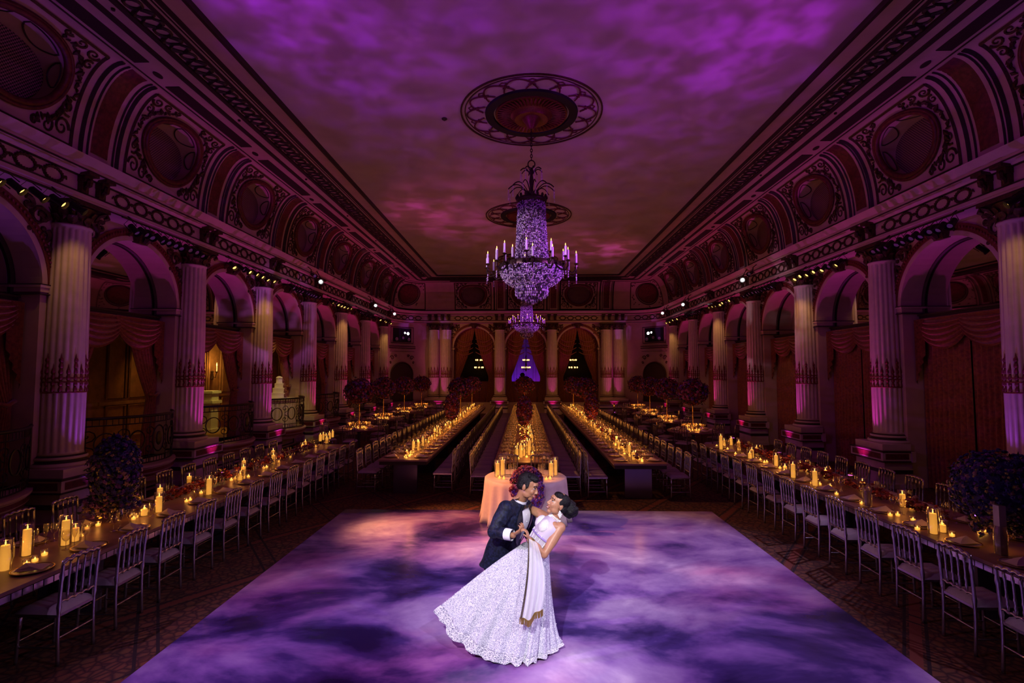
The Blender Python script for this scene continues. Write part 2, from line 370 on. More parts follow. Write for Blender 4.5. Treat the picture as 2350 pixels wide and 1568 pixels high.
for k0, k1 in ((8, 18), (22, 36), (40, 54), (58, 72)):
    pts = [hole[k % NP] for k in range(k0, k1 + 1)]
    f = lambda p, w: (p[0] + (GD - p[0]) * w, p[1] * .99, p[2] - (p[2] - 7.47) * .012)
    loop = [f(p, .14) for p in pts] + [f(p, .14 + .66 * sin(pi * (i + .5) / len(pts)) ** .6) for i, p in reversed(list(enumerate(pts)))]
    b.tube(loop, .013, 4, closed=True)
cart_me = b.mesh('cartouche_outline', M['dark'])
# border line, corner scrolls, garland of the cove panel
def spiral(cx, cy, r, a0, turns, dr, n=16):
    return [(cx + r * (1 - .85 * k / n) * cos(a0 + dr * 2 * pi * turns * k / n), cy + r * (1 - .85 * k / n) * sin(a0 + dr * 2 * pi * turns * k / n)) for k in range(n + 1)]
b = MB(); AL = 2.05
def Q(s, y, off=.012): return CV(s, min(max(y / AL, .0), 1), off)
edge = [(-1.13, .06), (1.13, .06)]
b.tube([Q(-1.13 + 2.26 * k / 8, .07) for k in range(9)], .03, 4); b.tube([Q(-1.13 + 2.26 * k / 8, 1.80) for k in range(9)], .03, 4)
for sg in (-1, 1): b.tube([Q(sg * 1.13, .07 + 1.73 * k / 14) for k in range(15)], .03, 4)
for sg in (-1, 1):
    for (cx, cy, r_, a0, tn, dr) in ((.93, .26, .14, 0, 1.4, 1), (.68, .20, .12, 2.6, 1.3, -1), (.98, .55, .12, -1.2, 1.3, -1), (.46, .17, .08, 0, 1.1, 1),
                                     (.95, 1.60, .13, 0, 1.4, -1), (.68, 1.66, .11, -2.4, 1.2, 1), (1.0, 1.34, .1, 1.2, 1.2, 1), (.42, 1.70, .08, 0, 1.1, -1)):
        pts = [(sg * x_, y_) for x_, y_ in spiral(cx, cy, r_, a0, tn, dr)]
        b.tube([Q(*p) for p in pts], [.026 - .016 * k / 16 for k in range(17)], 4)
    for k in range(26):   # leaf drops hugging the roundel
        a = -1.15 + 2.3 * k / 25; rr = 1.32 + .10 * rnd.random(); big = .035 + .045 * abs(sin(k * 1.3)) * (1.3 if .2 < abs(a) < .9 else .7)
        s_, y_ = sg * RS * rr * cos(a) * 1.02, AL * TC + AL * RT * rr * sin(a)
        if abs(s_) > 1.1 or not .1 < y_ < 1.77: continue
        ang = rnd.random() * pi
        b.tube([Q(s_ - big * cos(ang), y_ - big * sin(ang)), Q(s_, y_, .03), Q(s_ + big * cos(ang), y_ + big * sin(ang))], [.008, big * .55, .008], 4)
scroll_me = b.mesh('panel_scrollwork', M['gold'])
b = MB()
def strip(s0, s1, t0, t1, off, m=0, n=12):
    b.grid(lambda u, v: CV(s0 + (s1 - s0) * u, t0 + (t1 - t0) * v, off if 0 < u < 1 else 0), 3, n, m)
strip(1.725 - .19, 1.725 + .19, .06, .97, .02, 0)
rib_me = b.mesh('rib_panel', M['redpanel'], True); b = MB()
for s0 in (1.725 - .44, 1.725 - .30, 1.725 + .26, 1.725 + .36): b.tube([CV(s0 + .04, .02 + .96 * k / 12, .01) for k in range(13)], .042 if s0 in (1.725 - .44, 1.725 + .36) else .02, 4)
ribline_me = b.mesh('rib_moulding', M['dark'])
for sd, c in ALLB:
    l, rz = bay_loc(sd, c); o = obj('cove_panel', cove_me, ceil, l, rz)
    for nm, me in (('roundel_reveal', reveal_me), ('grille', grille_me), ('roundel_frame', frame_me), ('cartouche_outline', cart_me), ('scrollwork', scroll_me), ('rib_panel', rib_me), ('rib_moulding', ribline_me)): obj(nm, me, o)
# rib at the near end of each run, and the rest of the cove (corners, ends) as sweeps
b = MB()
def covsweep(pfn, n):
    b.grid(lambda u, v: pfn(u, v), n, 10)
for sx, x_ in ((1, XL), (-1, XR)):
    b.grid(lambda u, v, sx=sx, x_=x_: (x_ + sx * CV(0, v)[0], Y0 + (BAYY[0] - 1.725 - Y0) * u, CV(0, v)[2]), 2, 10)
    b.grid(lambda u, v, sx=sx, x_=x_: (x_ + sx * CV(0, v)[0], BAYY[-1] + 1.725 + (YB - RC - BAYY[-1] - 1.725) * u, CV(0, v)[2]), 1, 10)
    e = BAYX[0] - 1.725 if sx > 0 else BAYX[-1] + 1.725
    b.grid(lambda u, v, sx=sx, x_=x_, e=e: ((x_ + sx * RC) + (e - x_ - sx * RC) * u, YB - CV(0, v)[0], CV(0, v)[2]), 1, 10)
    b.grid(lambda u, v, sx=sx, x_=x_: (x_ + sx * (RC - (RC - CV(0, v)[0]) * cos(u * pi / 2)), YB - RC + (RC - CV(0, v)[0]) * sin(u * pi / 2), CV(0, v)[2]), 14, 10)
b.build('cove_corner', M['plaster'], ceil, True)
for sx, x_ in ((1, XL), (-1, XR)):   # painted roundel in each rounded corner
    def CC(a, y, off, sx=sx, x_=x_):
        p = CV(0, y / AL, off); r_ = RC - p[0]; return (x_ + sx * (RC - r_ * cos(a)), YB - RC + r_ * sin(a), p[2])
    b = MB(); b.add([CC(pi / 4, .88, .03)] + [CC(pi / 4 + .42 * cos(a), .88 + .56 * sin(a), .03) for a in [2 * pi * k / 32 for k in range(32)]], [(0, 1 + k, 1 + (k + 1) % 32) for k in range(32)])
    p = b.build('corner_roundel', M['redpanel'], ceil, True)
    b = MB()
    for q in (1.0, 1.14): b.tube([CC(pi / 4 + .42 * q * cos(a), .88 + .56 * q * sin(a), .02) for a in [2 * pi * k / 40 for k in range(40)]], .035, 5, closed=True)
    for a0 in (.10, pi / 2 - .10): b.tube([CC(a0, .07 + 1.7 * k / 12, .012) for k in range(13)], .03, 4)
    for y_ in (.07, 1.75): b.tube([CC(.1 + (pi / 2 - .2) * k / 12, y_, .012) for k in range(13)], .03, 4)
    for k in range(70):
        a = rnd.uniform(.14, pi / 2 - .14); y_ = rnd.uniform(.14, 1.66)
        if ((a - pi / 4) / .42) ** 2 + ((y_ - .88) / .56) ** 2 < 1.7: continue
        g = rnd.random() * pi; q = .05; b.tube([CC(a - q * cos(g) * .6, y_ - q * sin(g), .012), CC(a, y_, .03), CC(a + q * cos(g) * .6, y_ + q * sin(g), .012)], [.008, .03, .008], 4)
    b.build('corner_scrollwork', M['gold'], ceil)

# ---- entablature
sweep([(.0, ZCAP), (.47, ZCAP), (.47, ZCAP + .06), (.50, ZCAP + .07), (.50, ZCAP + .13), (.44, ZCAP + .15)], 'trim_1', M['plaster'])
arch_o = bpy.data.objects['trim_1']; struct(arch_o)
fr = struct(sweep([(.42, 5.84), (.42, 6.16)], 'trim_2', M['plaster']))
cor = struct(sweep([(.42, 6.16), (.48, 6.17), (.50, 6.20), (.62, 6.22), (.62, 6.30), (.66, 6.31), (.78, 6.40), (.80, 6.42), (.58, 6.425)], 'trim_3', M['plaster']))
sweep([(.42, 6.15), (.47, 6.155), (.47, 6.185), (.42, 6.19)], 'moulding', M['dark'], cor)
sweep([(.60, 6.225), (.635, 6.225), (.635, 6.25), (.60, 6.25)], 'moulding', M['dark'], cor)
sweep([(.70, 6.42), (.70, 6.46), (.60, 6.50), (.56, 6.52)], 'moulding', M['dark'], cor)
sweep([(.44, 5.845), (.465, 5.845), (.465, 5.875), (.44, 5.88)], 'moulding', M['dark'], fr)
sweep([(.46, ZCAP - .0), (.475, ZCAP), (.475, ZCAP + .025), (.46, ZCAP + .03)], 'moulding', M['dark'], arch_o)
# leafy wreaths in the frieze
b = MB(); n = 40
b.tube([(0, .17 * cos(2 * pi * k / n), .115 * sin(2 * pi * k / n)) for k in range(n)], [.020 + .014 * (k % 2) for k in range(n)], 5, closed=True)
for sg in (-1, 1): b.tube([(0, sg * .17, 0), (.01, sg * .23, .03), (0, sg * .25, -.02)], [.03, .02, .01], 4)
wreath = b.mesh('wreath', M['gold'])
b = MB()
for sg in (-1, 1):
    y = sg * .19
    b.box(.40, .56, y - .085, y + .085, 6.05, 6.16); b.box(.40, .50, y - .075, y + .075, 5.86, 6.06)
    b.tube([(.52, y, 6.10), (.58, y, 6.06), (.57, y, 6.00), (.52, y, 5.97), (.50, y, 5.90)], [.05, .055, .05, .04, .03], 6)
    b.box(.40, .66, y - .11, y + .11, 6.16, 6.22)
bracket = b.mesh('console_bracket', M['capital'])
for sd, c in ALLB:
    l, rz = bay_loc(sd, c); rot = Matrix.Rotation(rz, 3, 'Z')
    for k in range(5): obj('wreath', wreath, fr, Vector(l) + rot @ Vector((.43, -.98 + .49 * k, 6.005)), rz)
for sd in 'LR':
    for y in COLY: l, rz = bay_loc(sd, y); obj('console_bracket', bracket, fr, l, rz)
BCOL = [-5.74, -4.94, -1.55, 1.75, 5.14, 5.94]
for x in BCOL: l, rz = bay_loc('B', x); obj('console_bracket', bracket, fr, l, rz)
for sx, x_ in ((1, XL), (-1, XR)):
    for k in range(5):
        a = (.28 + .24 * k); r_ = RC - .43
        obj('wreath', wreath, fr, (x_ + sx * (RC - r_ * cos(a)), YB - RC + r_ * sin(a), 6.005), (-a if sx > 0 else pi + a))

# ---- walls with arches
def wall(side, name, cs, s0, s1, zbot, r=AR, dep=.5, ztop=ZCAP + .02):
    b = MB(); F = lambda s, d, z: (d, s, z)
    xs = s0
    for c in cs:
        b.add([F(xs, 0, 0), F(c - r, 0, 0), F(c - r, 0, ztop), F(xs, 0, ztop)], [(0, 1, 2, 3)])
        n = 28; A = [(c - r * cos(pi * k / n), SPR + r * sin(pi * k / n)) for k in range(n + 1)]
        b.add([F(s, 0, z) for s, z in A] + [F(s, 0, ztop) for s, z in A], [(k, k + 1, n + 2 + k, n + 1 + k) for k in range(n)])
        L_ = [(c - r, zbot)] + A + [(c + r, zbot)]
        b.add([F(s, 0, z) for s, z in L_] + [F(s, -dep, z) for s, z in L_], [(k, len(L_) + k, len(L_) + k + 1, k + 1) for k in range(len(L_) - 1)])
        if zbot > 0: b.add([F(c - r, 0, 0), F(c + r, 0, 0), F(c + r, 0, zbot), F(c - r, 0, zbot), F(c + r, -dep, zbot), F(c - r, -dep, zbot)], [(0, 1, 2, 3), (3, 2, 4, 5)])
        xs = c + r
    b.add([F(xs, 0, 0), F(s1, 0, 0), F(s1, 0, ztop), F(xs, 0, ztop)], [(0, 1, 2, 3)])
    if side == 'R': b.map(lambda x, y, z: (XR - x, y, z))
    elif side == 'L': b.map(lambda x, y, z: (XL + x, y, z))
    else: b.map(lambda x, y, z: (y, YB - x, z))
    return struct(b.build(name, M['plaster']))
WALL = {'L': wall('L', 'wall_left', BAYY, Y0, YB - RC, .70), 'R': wall('R', 'wall_right', BAYY, Y0, YB - RC, 0.0), 'B': wall('B', 'wall_back', BAYX, XL + RC, XR - RC, .70, .5 and AR)}
for sx, x_, nm in ((1, XL, 'wall_corner_left'), (-1, XR, 'wall_corner_right')):
    b = MB(); b.grid(lambda u, v: (x_ + sx * (RC - RC * cos(u * pi / 2)), YB - RC + RC * sin(u * pi / 2), (ZCAP + .02) * v), 16, 1); WALL[nm] = struct(b.build(nm, M['plaster'], None, True))
b = MB(); b.box(XL - 2, XR + 2, Y0 - .2, Y0, -.2, ZC + .3); struct(b.build('wall_front', M['plaster']))
# archivolt, keystone, imposts, spandrel leaves, mirror lunette
n = 36
def ringstrip(bm, r0, r1, d0, d1, m=0):
    A = [pi * k / n for k in range(n + 1)]
    V = []
    for a in A:
        for r_, d in ((r0, 0), (r0, d0), (r1, d1), (r1, 0)): V.append((d, -r_ * cos(a), SPR + r_ * sin(a)))
    bm.add(V, [(k * 4 + j, k * 4 + j + 1, k * 4 + j + 5, k * 4 + j + 4) for k in range(n) for j in range(3)], m)
b = MB(); ringstrip(b, AR, AR + .10, .03, .03); archi1 = b.mesh('arch_band', M['plaster'], 'auto')
b = MB(); ringstrip(b, AR + .10, AR + .25, .05, .035)
for k in range(60):
    a = pi * (k + .5) / 60; b.ell((.05, -(AR + .175) * cos(a), SPR + (AR + .175) * sin(a)), .022, .03, .03, 6, 4)
archi2 = b.mesh('archivolt', M['redgold'], 'auto')
b = MB(); b.add([(0, -.14, 5.42), (0, .14, 5.42), (0, .2, 5.70), (0, -.2, 5.70), (.14, -.12, 5.40), (.14, .12, 5.40), (.24, .19, 5.70), (.24, -.19, 5.70)], [(4, 5, 6, 7), (0, 4, 7, 3), (1, 2, 6, 5), (0, 1, 5, 4)])
b.tube([(.2, -.17, 5.66), (.28, -.1, 5.62), (.28, .1, 5.62), (.2, .17, 5.66)], .06, 6); b.tube([(.26, 0, 5.64), (.25, 0, 5.52), (.17, 0, 5.42)], [.07, .09, .05], 6)
for sg in (-1, 1): b.tube([(.1, sg * .15, 5.66), (.12, sg * .3, 5.6), (.08, sg * .34, 5.5)], [.05, .05, .02], 5)
keyst = b.mesh('keystone', M['capital'], 'auto')
b = MB()
for sg in (-1, 1):
    y = sg * AR
    for z0, z1, e in ((4.0, 4.03, .02), (4.03, 4.11, .045), (4.11, 4.15, .07)):
        b.box(-.5, e, min(y - sg * e, y + sg * .42), max(y - sg * e, y + sg * .42), z0, z1)
impost = b.mesh('impost', M['plaster'])
b = MB()
for sg in (-1, 1):
    y = sg * AR
    for z0 in (3.985, 4.152): b.box(-.49, .075, min(y - sg * .073, y + sg * .40), max(y - sg * .073, y + sg * .40), z0, z0 + .018)
impl = b.mesh('impost_line', M['dark'])
b = MB()
for sg in (-1, 1):
    for (cx, cz, r_, a0, tn, dr) in ((1.18, 5.32, .20, 0, 1.3, 1), (1.28, 5.02, .13, 1, 1.2, -1), (.98, 5.50, .12, 2, 1.1, -1), (1.34, 4.78, .08, 0, 1.0, 1)):
        b.tube([(.02, sg * x_, z_) for x_, z_ in spiral(cx, cz, r_, a0, tn, dr, 12)], [.05 - .03 * k / 12 for k in range(13)], 5)
    for k in range(12): b.ell((.02, sg * (1.0 + .4 * rnd.random()), 5.0 + .6 * rnd.random()), .03, .05, .05, 6, 4)
spand = b.mesh('spandrel_ornament', M['gold'])
b = MB(); A = [(-(AR - .01) * cos(pi * k / n), SPR + (AR - .01) * sin(pi * k / n)) for k in range(n + 1)]
b.add([(-.49, AR - .01, 3.93)] + [(-.49, -s, z) for s, z in A] + [(-.49, -(AR - .01), 3.93)], [tuple(range(n + 3))]); mir = b.mesh('mirror_pane', M['mirror'])
b = MB(); b.tube([(-.46, s, z) for s, z in [(-(AR - .03), 3.93)] + [(s * .98, z) for s, z in A] + [(AR - .03, 3.93)]], .035, 5); b.box(-.5, -.38, -AR, AR, 3.80, 3.95); b.box(-.5, -.34, -AR, AR, 3.93, 3.965)
mirf = b.mesh('mirror_frame', M['dark'])
for sd, c in ALLB:
    l, rz = bay_loc(sd, c); w = WALL[sd]
    for nm, me in (('arch_band', archi1), ('archivolt', archi2), ('keystone', keyst), ('impost', impost), ('impost_line', impl), ('spandrel_ornament', spand)): obj(nm, me, w, l, rz)
    if sd != 'B': obj('mirror_pane', mir, w, l, rz); obj('mirror_frame', mirf, w, l, rz)
# ---- things behind the arches
b = MB(); b.add([(XR + .55, y, z) for y, z in ((Y0, 0), (YB - RC, 0), (YB - RC, 4.0), (Y0, 4.0))], [(0, 1, 2, 3)]); struct(b.build('wall_behind_curtains', M['drape']))
b = MB(); b.box(XL - 2.2, XL - .5, Y0, YB - RC, 3.95, 4.05); struct(b.build('ceiling_gallery', M['plaster'])); b = MB(); b.box(XL - 2.2, XL, Y0, YB - RC, .60, .70); struct(b.build('floor_gallery', M['wood'])); b = MB(); b.box(XL - 2.3, XL - 2.2, Y0, YB - RC, 0, 4.2); gal = struct(b.build('wall_gallery', M['wood']))
b = MB()
def pan(y0, y1, z0, z1):
    b.tube([(.03, y0, z0), (.03, y1, z0), (.03, y1, z1), (.03, y0, z1)], .03, 4, closed=True)
for y0 in (-1.45, -.72, .05, .78):
    pan(y0, y0 + .62, .95, 1.75); pan(y0, y0 + .62, 1.95, 3.65)
b.box(0, .06, -1.7, 1.7, 1.80, 1.88)
panel_me = b.mesh('door_panelling', M['wood'], 'auto')
for c in BAYY: obj('door_panelling', panel_me, gal, (XL - 2.2, c, 0), 0)

# ---- columns
b = MB()
def rectring(bm, d1, hw, z0, z1, m=0): bm.box(-.02, d1, -hw, hw, z0, z1, m)
b.box(-.02, .60, -.50, .50, 0, .62); b.box(-.02, .66, -.55, .55, 0, .10); b.box(-.02, .68, -.57, .57, .60, .84); b.box(-.02, .62, -.48, .48, .84, .99)
ped_me = b.mesh('pedestal', M['column'])
b = MB(); b.box(-.02, .615, -.515, .515, .33, .41); b.box(-.02, .69, -.58, .58, .595, .625); b.box(-.02, .695, -.585, .585, .815, .845)
pedl_me = b.mesh('pedestal_band', M['dark'])
b = MB(); b.box(.675, .688, -.50, .50, .66, .785); b.box(.1, .62, .565, .577, .66, .785); b.box(.1, .62, -.577, -.565, .66, .785)
pedp_me = b.mesh('pedestal_panel', M['redpanel'])
b = MB(); b.lathe([(.44, .99), (.46, 1.02), (.44, 1.06), (.385, 1.07), (.37, 1.10), (.40, 1.12), (.405, 1.145), (.385, 1.165), (.35, 1.17), (.34, 1.2)], 28, (.1, 0, 0)); base_me = b.mesh('base', M['column'], True)
b = MB(); b.lathe([(.445, 1.058), (.39, 1.072), (.374, 1.10), (.392, 1.112)], 28, (.1, 0, 0), cap=False); b.lathe([(.39, 1.166), (.362, 1.175), (.352, 1.19)], 28, (.1, 0, 0), cap=False); bline_me = b.mesh('base_ring', M['dark'], True)
NF = 20
def flute(a, z): return 1 - .075 * max(0, cos(NF * a)) ** .7 if 1.24 < z < 5.2 else 1
b = MB(); b.lathe([(.345, 1.19), (.335, 1.235), (.335, 1.25), (.335, 2.3), (.332, 2.9), (.32, 4.0), (.305, 4.9), (.298, 5.19), (.298, 5.21), (.30, 5.25), (.315, 5.26), (.315, 5.29)], NF * 6, (.1, 0, 0), wob=flute); shaft_me = b.mesh('shaft', M['column'], True)
b = MB()
for k in range(NF):
    a = 2 * pi * k / NF; hi = 2.92 if k % 2 else 2.74; rr = .322
    pr = []; z = 2.28
    while z < hi - .03: pr.append((.030 + .012 * sin(z * 60), z)); z += .035
    pr += [(.014, hi - .03), (.002, hi + .05)]
    b.lathe(pr, 6, (.1 + rr * cos(a), rr * sin(a), 0))
for z in (2.27, 2.45, 2.52): b.lathe([(.336, z), (.348, z + .008), (.348, z + .022), (.336, z + .03)], 40, (.1, 0, 0), cap=False)
orn_me = b.mesh('ornament_band', M['redgold'])
b = MB(); b.lathe([(.30, 5.28), (.29, 5.36), (.30, 5.5), (.36, 5.62)], 20, (.1, 0, 0))
for row, (z0, h, r0, n_) in enumerate(((5.28, .20, .31, 8), (5.36, .24, .32, 8))):
    for k in range(n_):
        a = 2 * pi * (k + .5 * row) / n_
        def lf(u, v, a=a, z0=z0, h=h, r0=r0):
            w = .11 * sin(pi * min(1, .25 + .75 * (1 - v) + .0)) * (1 - .55 * v) * (u - .5) * 2; out = r0 + .015 + .12 * max(0, v - .45) ** 1.3 * 1.6 - .02 * abs(u - .5) * 2; z = z0 + h * (v if v < .85 else .85 - (v - .85) * .6)
            return (.1 + out * cos(a) - w * sin(a), out * sin(a) + w * cos(a), z)
        b.grid(lf, 4, 6)
for k in range(4):
    a = pi / 4 + k * pi / 2
    b.tube([(.1 + r_ * cos(a), r_ * sin(a), z) for r_, z in ((.33, 5.46), (.40, 5.58), (.50, 5.62), (.52, 5.55), (.47, 5.52))], [.03, .04, .05, .05, .04], 6)
b.box(.1 - .40, .1 + .40, -.40, .40, 5.635, 5.70)
cap_me = b.mesh('capital', M['capital'], 'auto')
def column(loc, rz, label, group):
    t = thing('column', label, 'column', loc, rz, group)
    p = obj('pedestal', ped_me, t); obj('band', pedl_me, p); obj('panel', pedp_me, p)
    q = obj('base', base_me, t); obj('ring', bline_me, q)
    s = obj('shaft', shaft_me, t); obj('ornament_band', orn_me, s); obj('capital', cap_me, t)
for k, y in enumerate(COLY):
    n_ = len(COLY) - k
    column((XL, y, 0), 0, f'fluted stone column beside the iron balconies, {ORD[n_]} from the rounded corner', 'columns of the balcony wall')
    column((XR, y, 0), pi, f'fluted stone column of the curtained wall without balconies, {ORD[n_]} from the rounded corner', 'columns of the curtained wall')
BL = ['outer column of the pair beside the corner left of the stage', 'inner column of the pair beside the corner left of the stage', 'fluted column between the left drape arch and the stage arch', 'fluted column between the stage arch and the right drape arch', 'inner column of the pair beside the corner right of the stage', 'outer column of the pair beside the corner right of the stage']
for x, lb in zip(BCOL, BL): column((x, YB, 0), -pi / 2, lb, 'columns of the end wall')
# string course between the pedestals on the curtained wall piers, dado on the end wall
for sd, cs in (('R', COLY), ):
    b = MB()
    for y in cs:
        for sg in (-1, 1): b.box(XR - .06, XR + .02, y + sg * .42 - .2, y + sg * .42 + .2, .60, .84)
    b.build('dado_band', M['column'], WALL['R'])
# ---- uplights at the column feet
UPC = {0: (.35, .08, 1.0), 1: (.42, .08, 1.0), 2: (.70, .05, .80), 3: (.62, .05, .85)}
def up(loc, tgt, c, w, label):
    o = thing('uplight', label, 'light', loc, 0, 'led uplights at the column feet')
    bb = MB(); bb.lathe([(.07, .0), (.085, .02), (.085, .14), (.07, .17)], 12); bb.build('housing', M['iron'], o, 'auto')
    bb = MB(); bb.lathe([(.001, .172), (.062, .172)], 12, cap=False); bb.build('lens', M['lens_' + c[0]], o)
    spot('uplight_beam', (loc[0], loc[1], .2), tgt, c[1], w, 60, .9, .05)
M['lens_v'] = emat('violet_lens', (.4, .1, 1), 6); M['lens_m'] = emat('magenta_lens', (.8, .1, .8), 6)
for k, y in enumerate(COLY):
    vio = k <= 1
    c = ('v', (.34, .05, 1.0)) if vio else ('m', (1.0, .03, .42) if k > 3 else (.80, .03, .72))
    n_ = len(COLY) - k
    up((XL + 1.0, y + .12, 0), (XL + .5, y, 3.6), c, 140 if k < 2 else 210, f'led uplight on the carpet beside the balcony wall column, {ORD[n_]} from the corner')
    up((XR - 1.0, y + .12, 0), (XR - .5, y, 3.6), c, 140 if k < 2 else 210, f'led uplight on the carpet beside the curtained wall column, {ORD[n_]} from the corner')
for x, lb in zip([-5.34, -1.55, 1.75, 5.54], ['left pair of end wall columns', 'column left of the stage arch', 'column right of the stage arch', 'right pair of end wall columns']):
    up((x, YB - 1.0, 0), (x, YB - .4, 3.2), ('m', (.90, .03, .50)), 130, 'led uplight on the carpet before the ' + lb)
# ============================================================ curtains, balconies, stage, chandeliers, stage lights
def swag(bm, y0, y1, ztop, sag, d0, nf=5, m=0):
    def f(u, v):
        q = 1 - (2 * u - 1) ** 2; y = y0 + (y1 - y0) * u
        z = ztop - .10 * v - sag * v * q ** .8 - .12 * v * (1 - q)
        d = d0 + .05 + .10 * q * sin(pi * v) + .05 * sin(v * 2 * pi * nf) * (.25 + .75 * q)
        return (d, y, z)
    bm.grid(f, 18, nf * 6, m)
def jabot(bm, y, w, ztop, zb, d0, sg):
    n = 8
    def f(u, v):
        L_ = (ztop - zb) * (.55 + .45 * u); zz = sg * w * (u - .5) + .0
        return (d0 + .05 + .05 * (1 if int(u * n) % 2 else -1) * .6, y + zz, ztop - L_ * v)
    bm.grid(f, n, 3)
def drape(bm, yj, ytop, ytie, z1, z0, ztie, d0, arch=False, nf=9, c=0):
    """hanging cloth from the jamb yj to an inner edge that runs from ytop to ytie at the tie-back"""
    def f(u, v):
        zz = z1 + (z0 - z1) * v; t = (z1 - zz) / (z1 - ztie)
        if t < 1: e = ytop + (ytie - ytop) * (t ** 1.4)
        else: e = ytie + (ytop - ytie) * .18 * min(1, (t - 1) / .5)
        y = yj + (e - yj) * u
        d = d0 + .035 * sin(u * 2 * pi * nf) * (.5 + .5 * min(1, t + .3)) + .06 * sin(pi * u) * (1 - min(1, abs(t - 1)))
        if arch:
            lim = SPR + sqrt(max(.0, (AR - .01) ** 2 - y * y)); zz = min(zz, lim)
        return (d, y, zz)
    bm.grid(f, nf * 6, 26)
# curtained wall: closed curtains under swags; balcony wall: tied back
def curtain_meshes(closed):
    out = []
    b = MB(); b.box(-.36, -.30, -AR + .01, AR - .01, 3.55, 3.86)
    for y0, y1 in ((-1.27, .12), (-.12, 1.27)): swag(b, y0, y1, 3.86, .62, -.36 if y0 < -1 else -.33, 6)
    out.append(('valance', b.mesh('valance', M['drape'], True)))
    for sg in (-1, 1):
        b = MB(); jabot(b, sg * 1.16, .26, 3.84, 2.35, -.30, sg); out.append(('jabot', b.mesh('jabot', M['drape'])))
    if closed:
        for sg in (-1, 1):
            b = MB(); drape(b, sg * 1.28, sg * .02, sg * .03, 3.75, .02, .9, -.42, nf=9); out.append(('drape', b.mesh('drape', M['drape'], True)))
    else:
        for sg in (-1, 1):
            b = MB(); drape(b, sg * 1.28, sg * .35, sg * 1.0, 3.75, .72, 2.05, -.40, nf=8)
            b.tube([(-.32, sg * 1.28, 2.15), (-.28, sg * 1.12, 2.08), (-.32, sg * .98, 2.12)], .04, 5); out.append(('drape', b.mesh('drape', M['drape'], True)))
    return out
CL, CO = curtain_meshes(True), curtain_meshes(False)
for k, c in enumerate(BAYY):
    n_ = len(BAYY) - k
    for sd, ms, lb in (('L', CO, f'russet swagged curtain tied back behind the balconies, {ORD[n_]} arch from the corner'), ('R', CL, f'russet swagged curtain drawn closed in the wall without balconies, {ORD[n_]} from the corner')):
        l, rz = bay_loc(sd, c); t = thing('curtain', lb, 'curtain', l, rz, 'swagged curtains in the side arches')
        for nm, me in ms: obj(nm, me, t)
b = MB(); bms = []
for sg in (-1, 1):
    b = MB(); drape(b, sg * 1.29, sg * .0, sg * .92, SPR + AR, .72, 2.3, -.30, arch=True, nf=8)
    for j in range(4):
        zt = 4.9 - .28 * j
        b.tube([(-.22, sg * (1.28 - 1.2 * k / 8), zt - .28 * sin(pi * k / 8) - .02 * k) for k in range(9) if SPR + sqrt(max(0, AR * AR - (1.28 - 1.2 * k / 8) ** 2)) > zt - .25], [.02 + .02 * sin(pi * min(1, k / 8)) for k in range(9) if SPR + sqrt(max(0, AR * AR - (1.28 - 1.2 * k / 8) ** 2)) > zt - .25], 5)
    bms.append(b.mesh('drape', M['drape'], True))
for c, lb in zip(BAYX, ('arch to the left of the stage', 'stage arch with the violet room behind', 'arch to the right of the stage')):
    l, rz = bay_loc('B', c); t = thing('curtain', 'tall russet drapes parted in the ' + lb, 'curtain', l, rz, 'parted drapes of the end wall')
    for me in bms: obj('drape', me, t)

# ---- balconies
BW = 1.24
def bpt(y, e=0): return (.06 + .62 * (1 - (y / BW) ** 2) + e, y)
b = MB()
prof = [(.0, .40), (-.16, .40), (-.12, .46), (-.04, .48), (-.04, .54), (.02, .56), (.02, .66), (.06, .68), (.06, .72), (-.7, .72)]
def bs(u, v):
    i = round(v * (len(prof) - 1)); y = -BW + 2 * BW * u; x, yy = bpt(y); e, z = prof[i]
    return (max(x + e, -.02), yy, z)
b.grid(bs, 20, len(prof) - 1); bal_base = b.mesh('balcony_base', M['plaster'], 'auto')
b = MB(); b.grid(lambda u, v: (*[q if i else q + .025 for i, q in enumerate(bpt(-BW + 2 * BW * u))], .575 + .07 * v), 20, 1); b.grid(lambda u, v: (*[q if i else q - .035 for i, q in enumerate(bpt(-BW + 2 * BW * u))], .485 + .045 * v), 20, 1); bal_band = b.mesh('balcony_band', M['redgold'])
b = MB(); NB = 24
def rail(z, r, n=5): b.tube([(*bpt(-BW + 2 * BW * k / NB, -.03), z) for k in range(NB + 1)], r, n)
rail(1.74, .03); bal_rail = b.mesh('handrail', M['iron'], True)
b = MB(); rail(.78, .015); rail(1.60, .012); rail(.90, .01)
def I(y, z): return (*bpt(y, -.03), z)
for c_ in (-.95, -.48, 0, .48, .95):
    rx, rz_ = (.17, .27) if c_ == 0 else (.14, .20)
    b.tube([I(c_ + rx * cos(2 * pi * k / 20), 1.25 + rz_ * sin(2 * pi * k / 20)) for k in range(20)], .016, 4, closed=True)
    if abs(c_) < .01: b.ell(I(0, 1.25), .03, .09, .15, 8, 6)
for c_ in (-1.18, -.72, -.24, .24, .72, 1.18):
    for zc, dr in ((1.08, 1), (1.42, -1)):
        sp = spiral(c_, zc, .13, pi / 2 * dr, 1.3, dr if c_ > 0 else -dr, 12); b.tube([I(max(-BW, min(BW, p[0])), p[1]) for p in sp], .011, 4)
    b.tube([I(max(-BW, min(BW, c_)), .78), I(max(-BW, min(BW, c_)), 1.74)], .010, 4)
for k in range(30):
    y = -BW + 2 * BW * (k + .5) / 30; b.tube([I(y, .78), I(y, .90)], .008, 4); b.tube([I(y, 1.60), I(y, 1.74)], .008, 4)
bal_iron = b.mesh('scroll_ironwork', M['iron'])
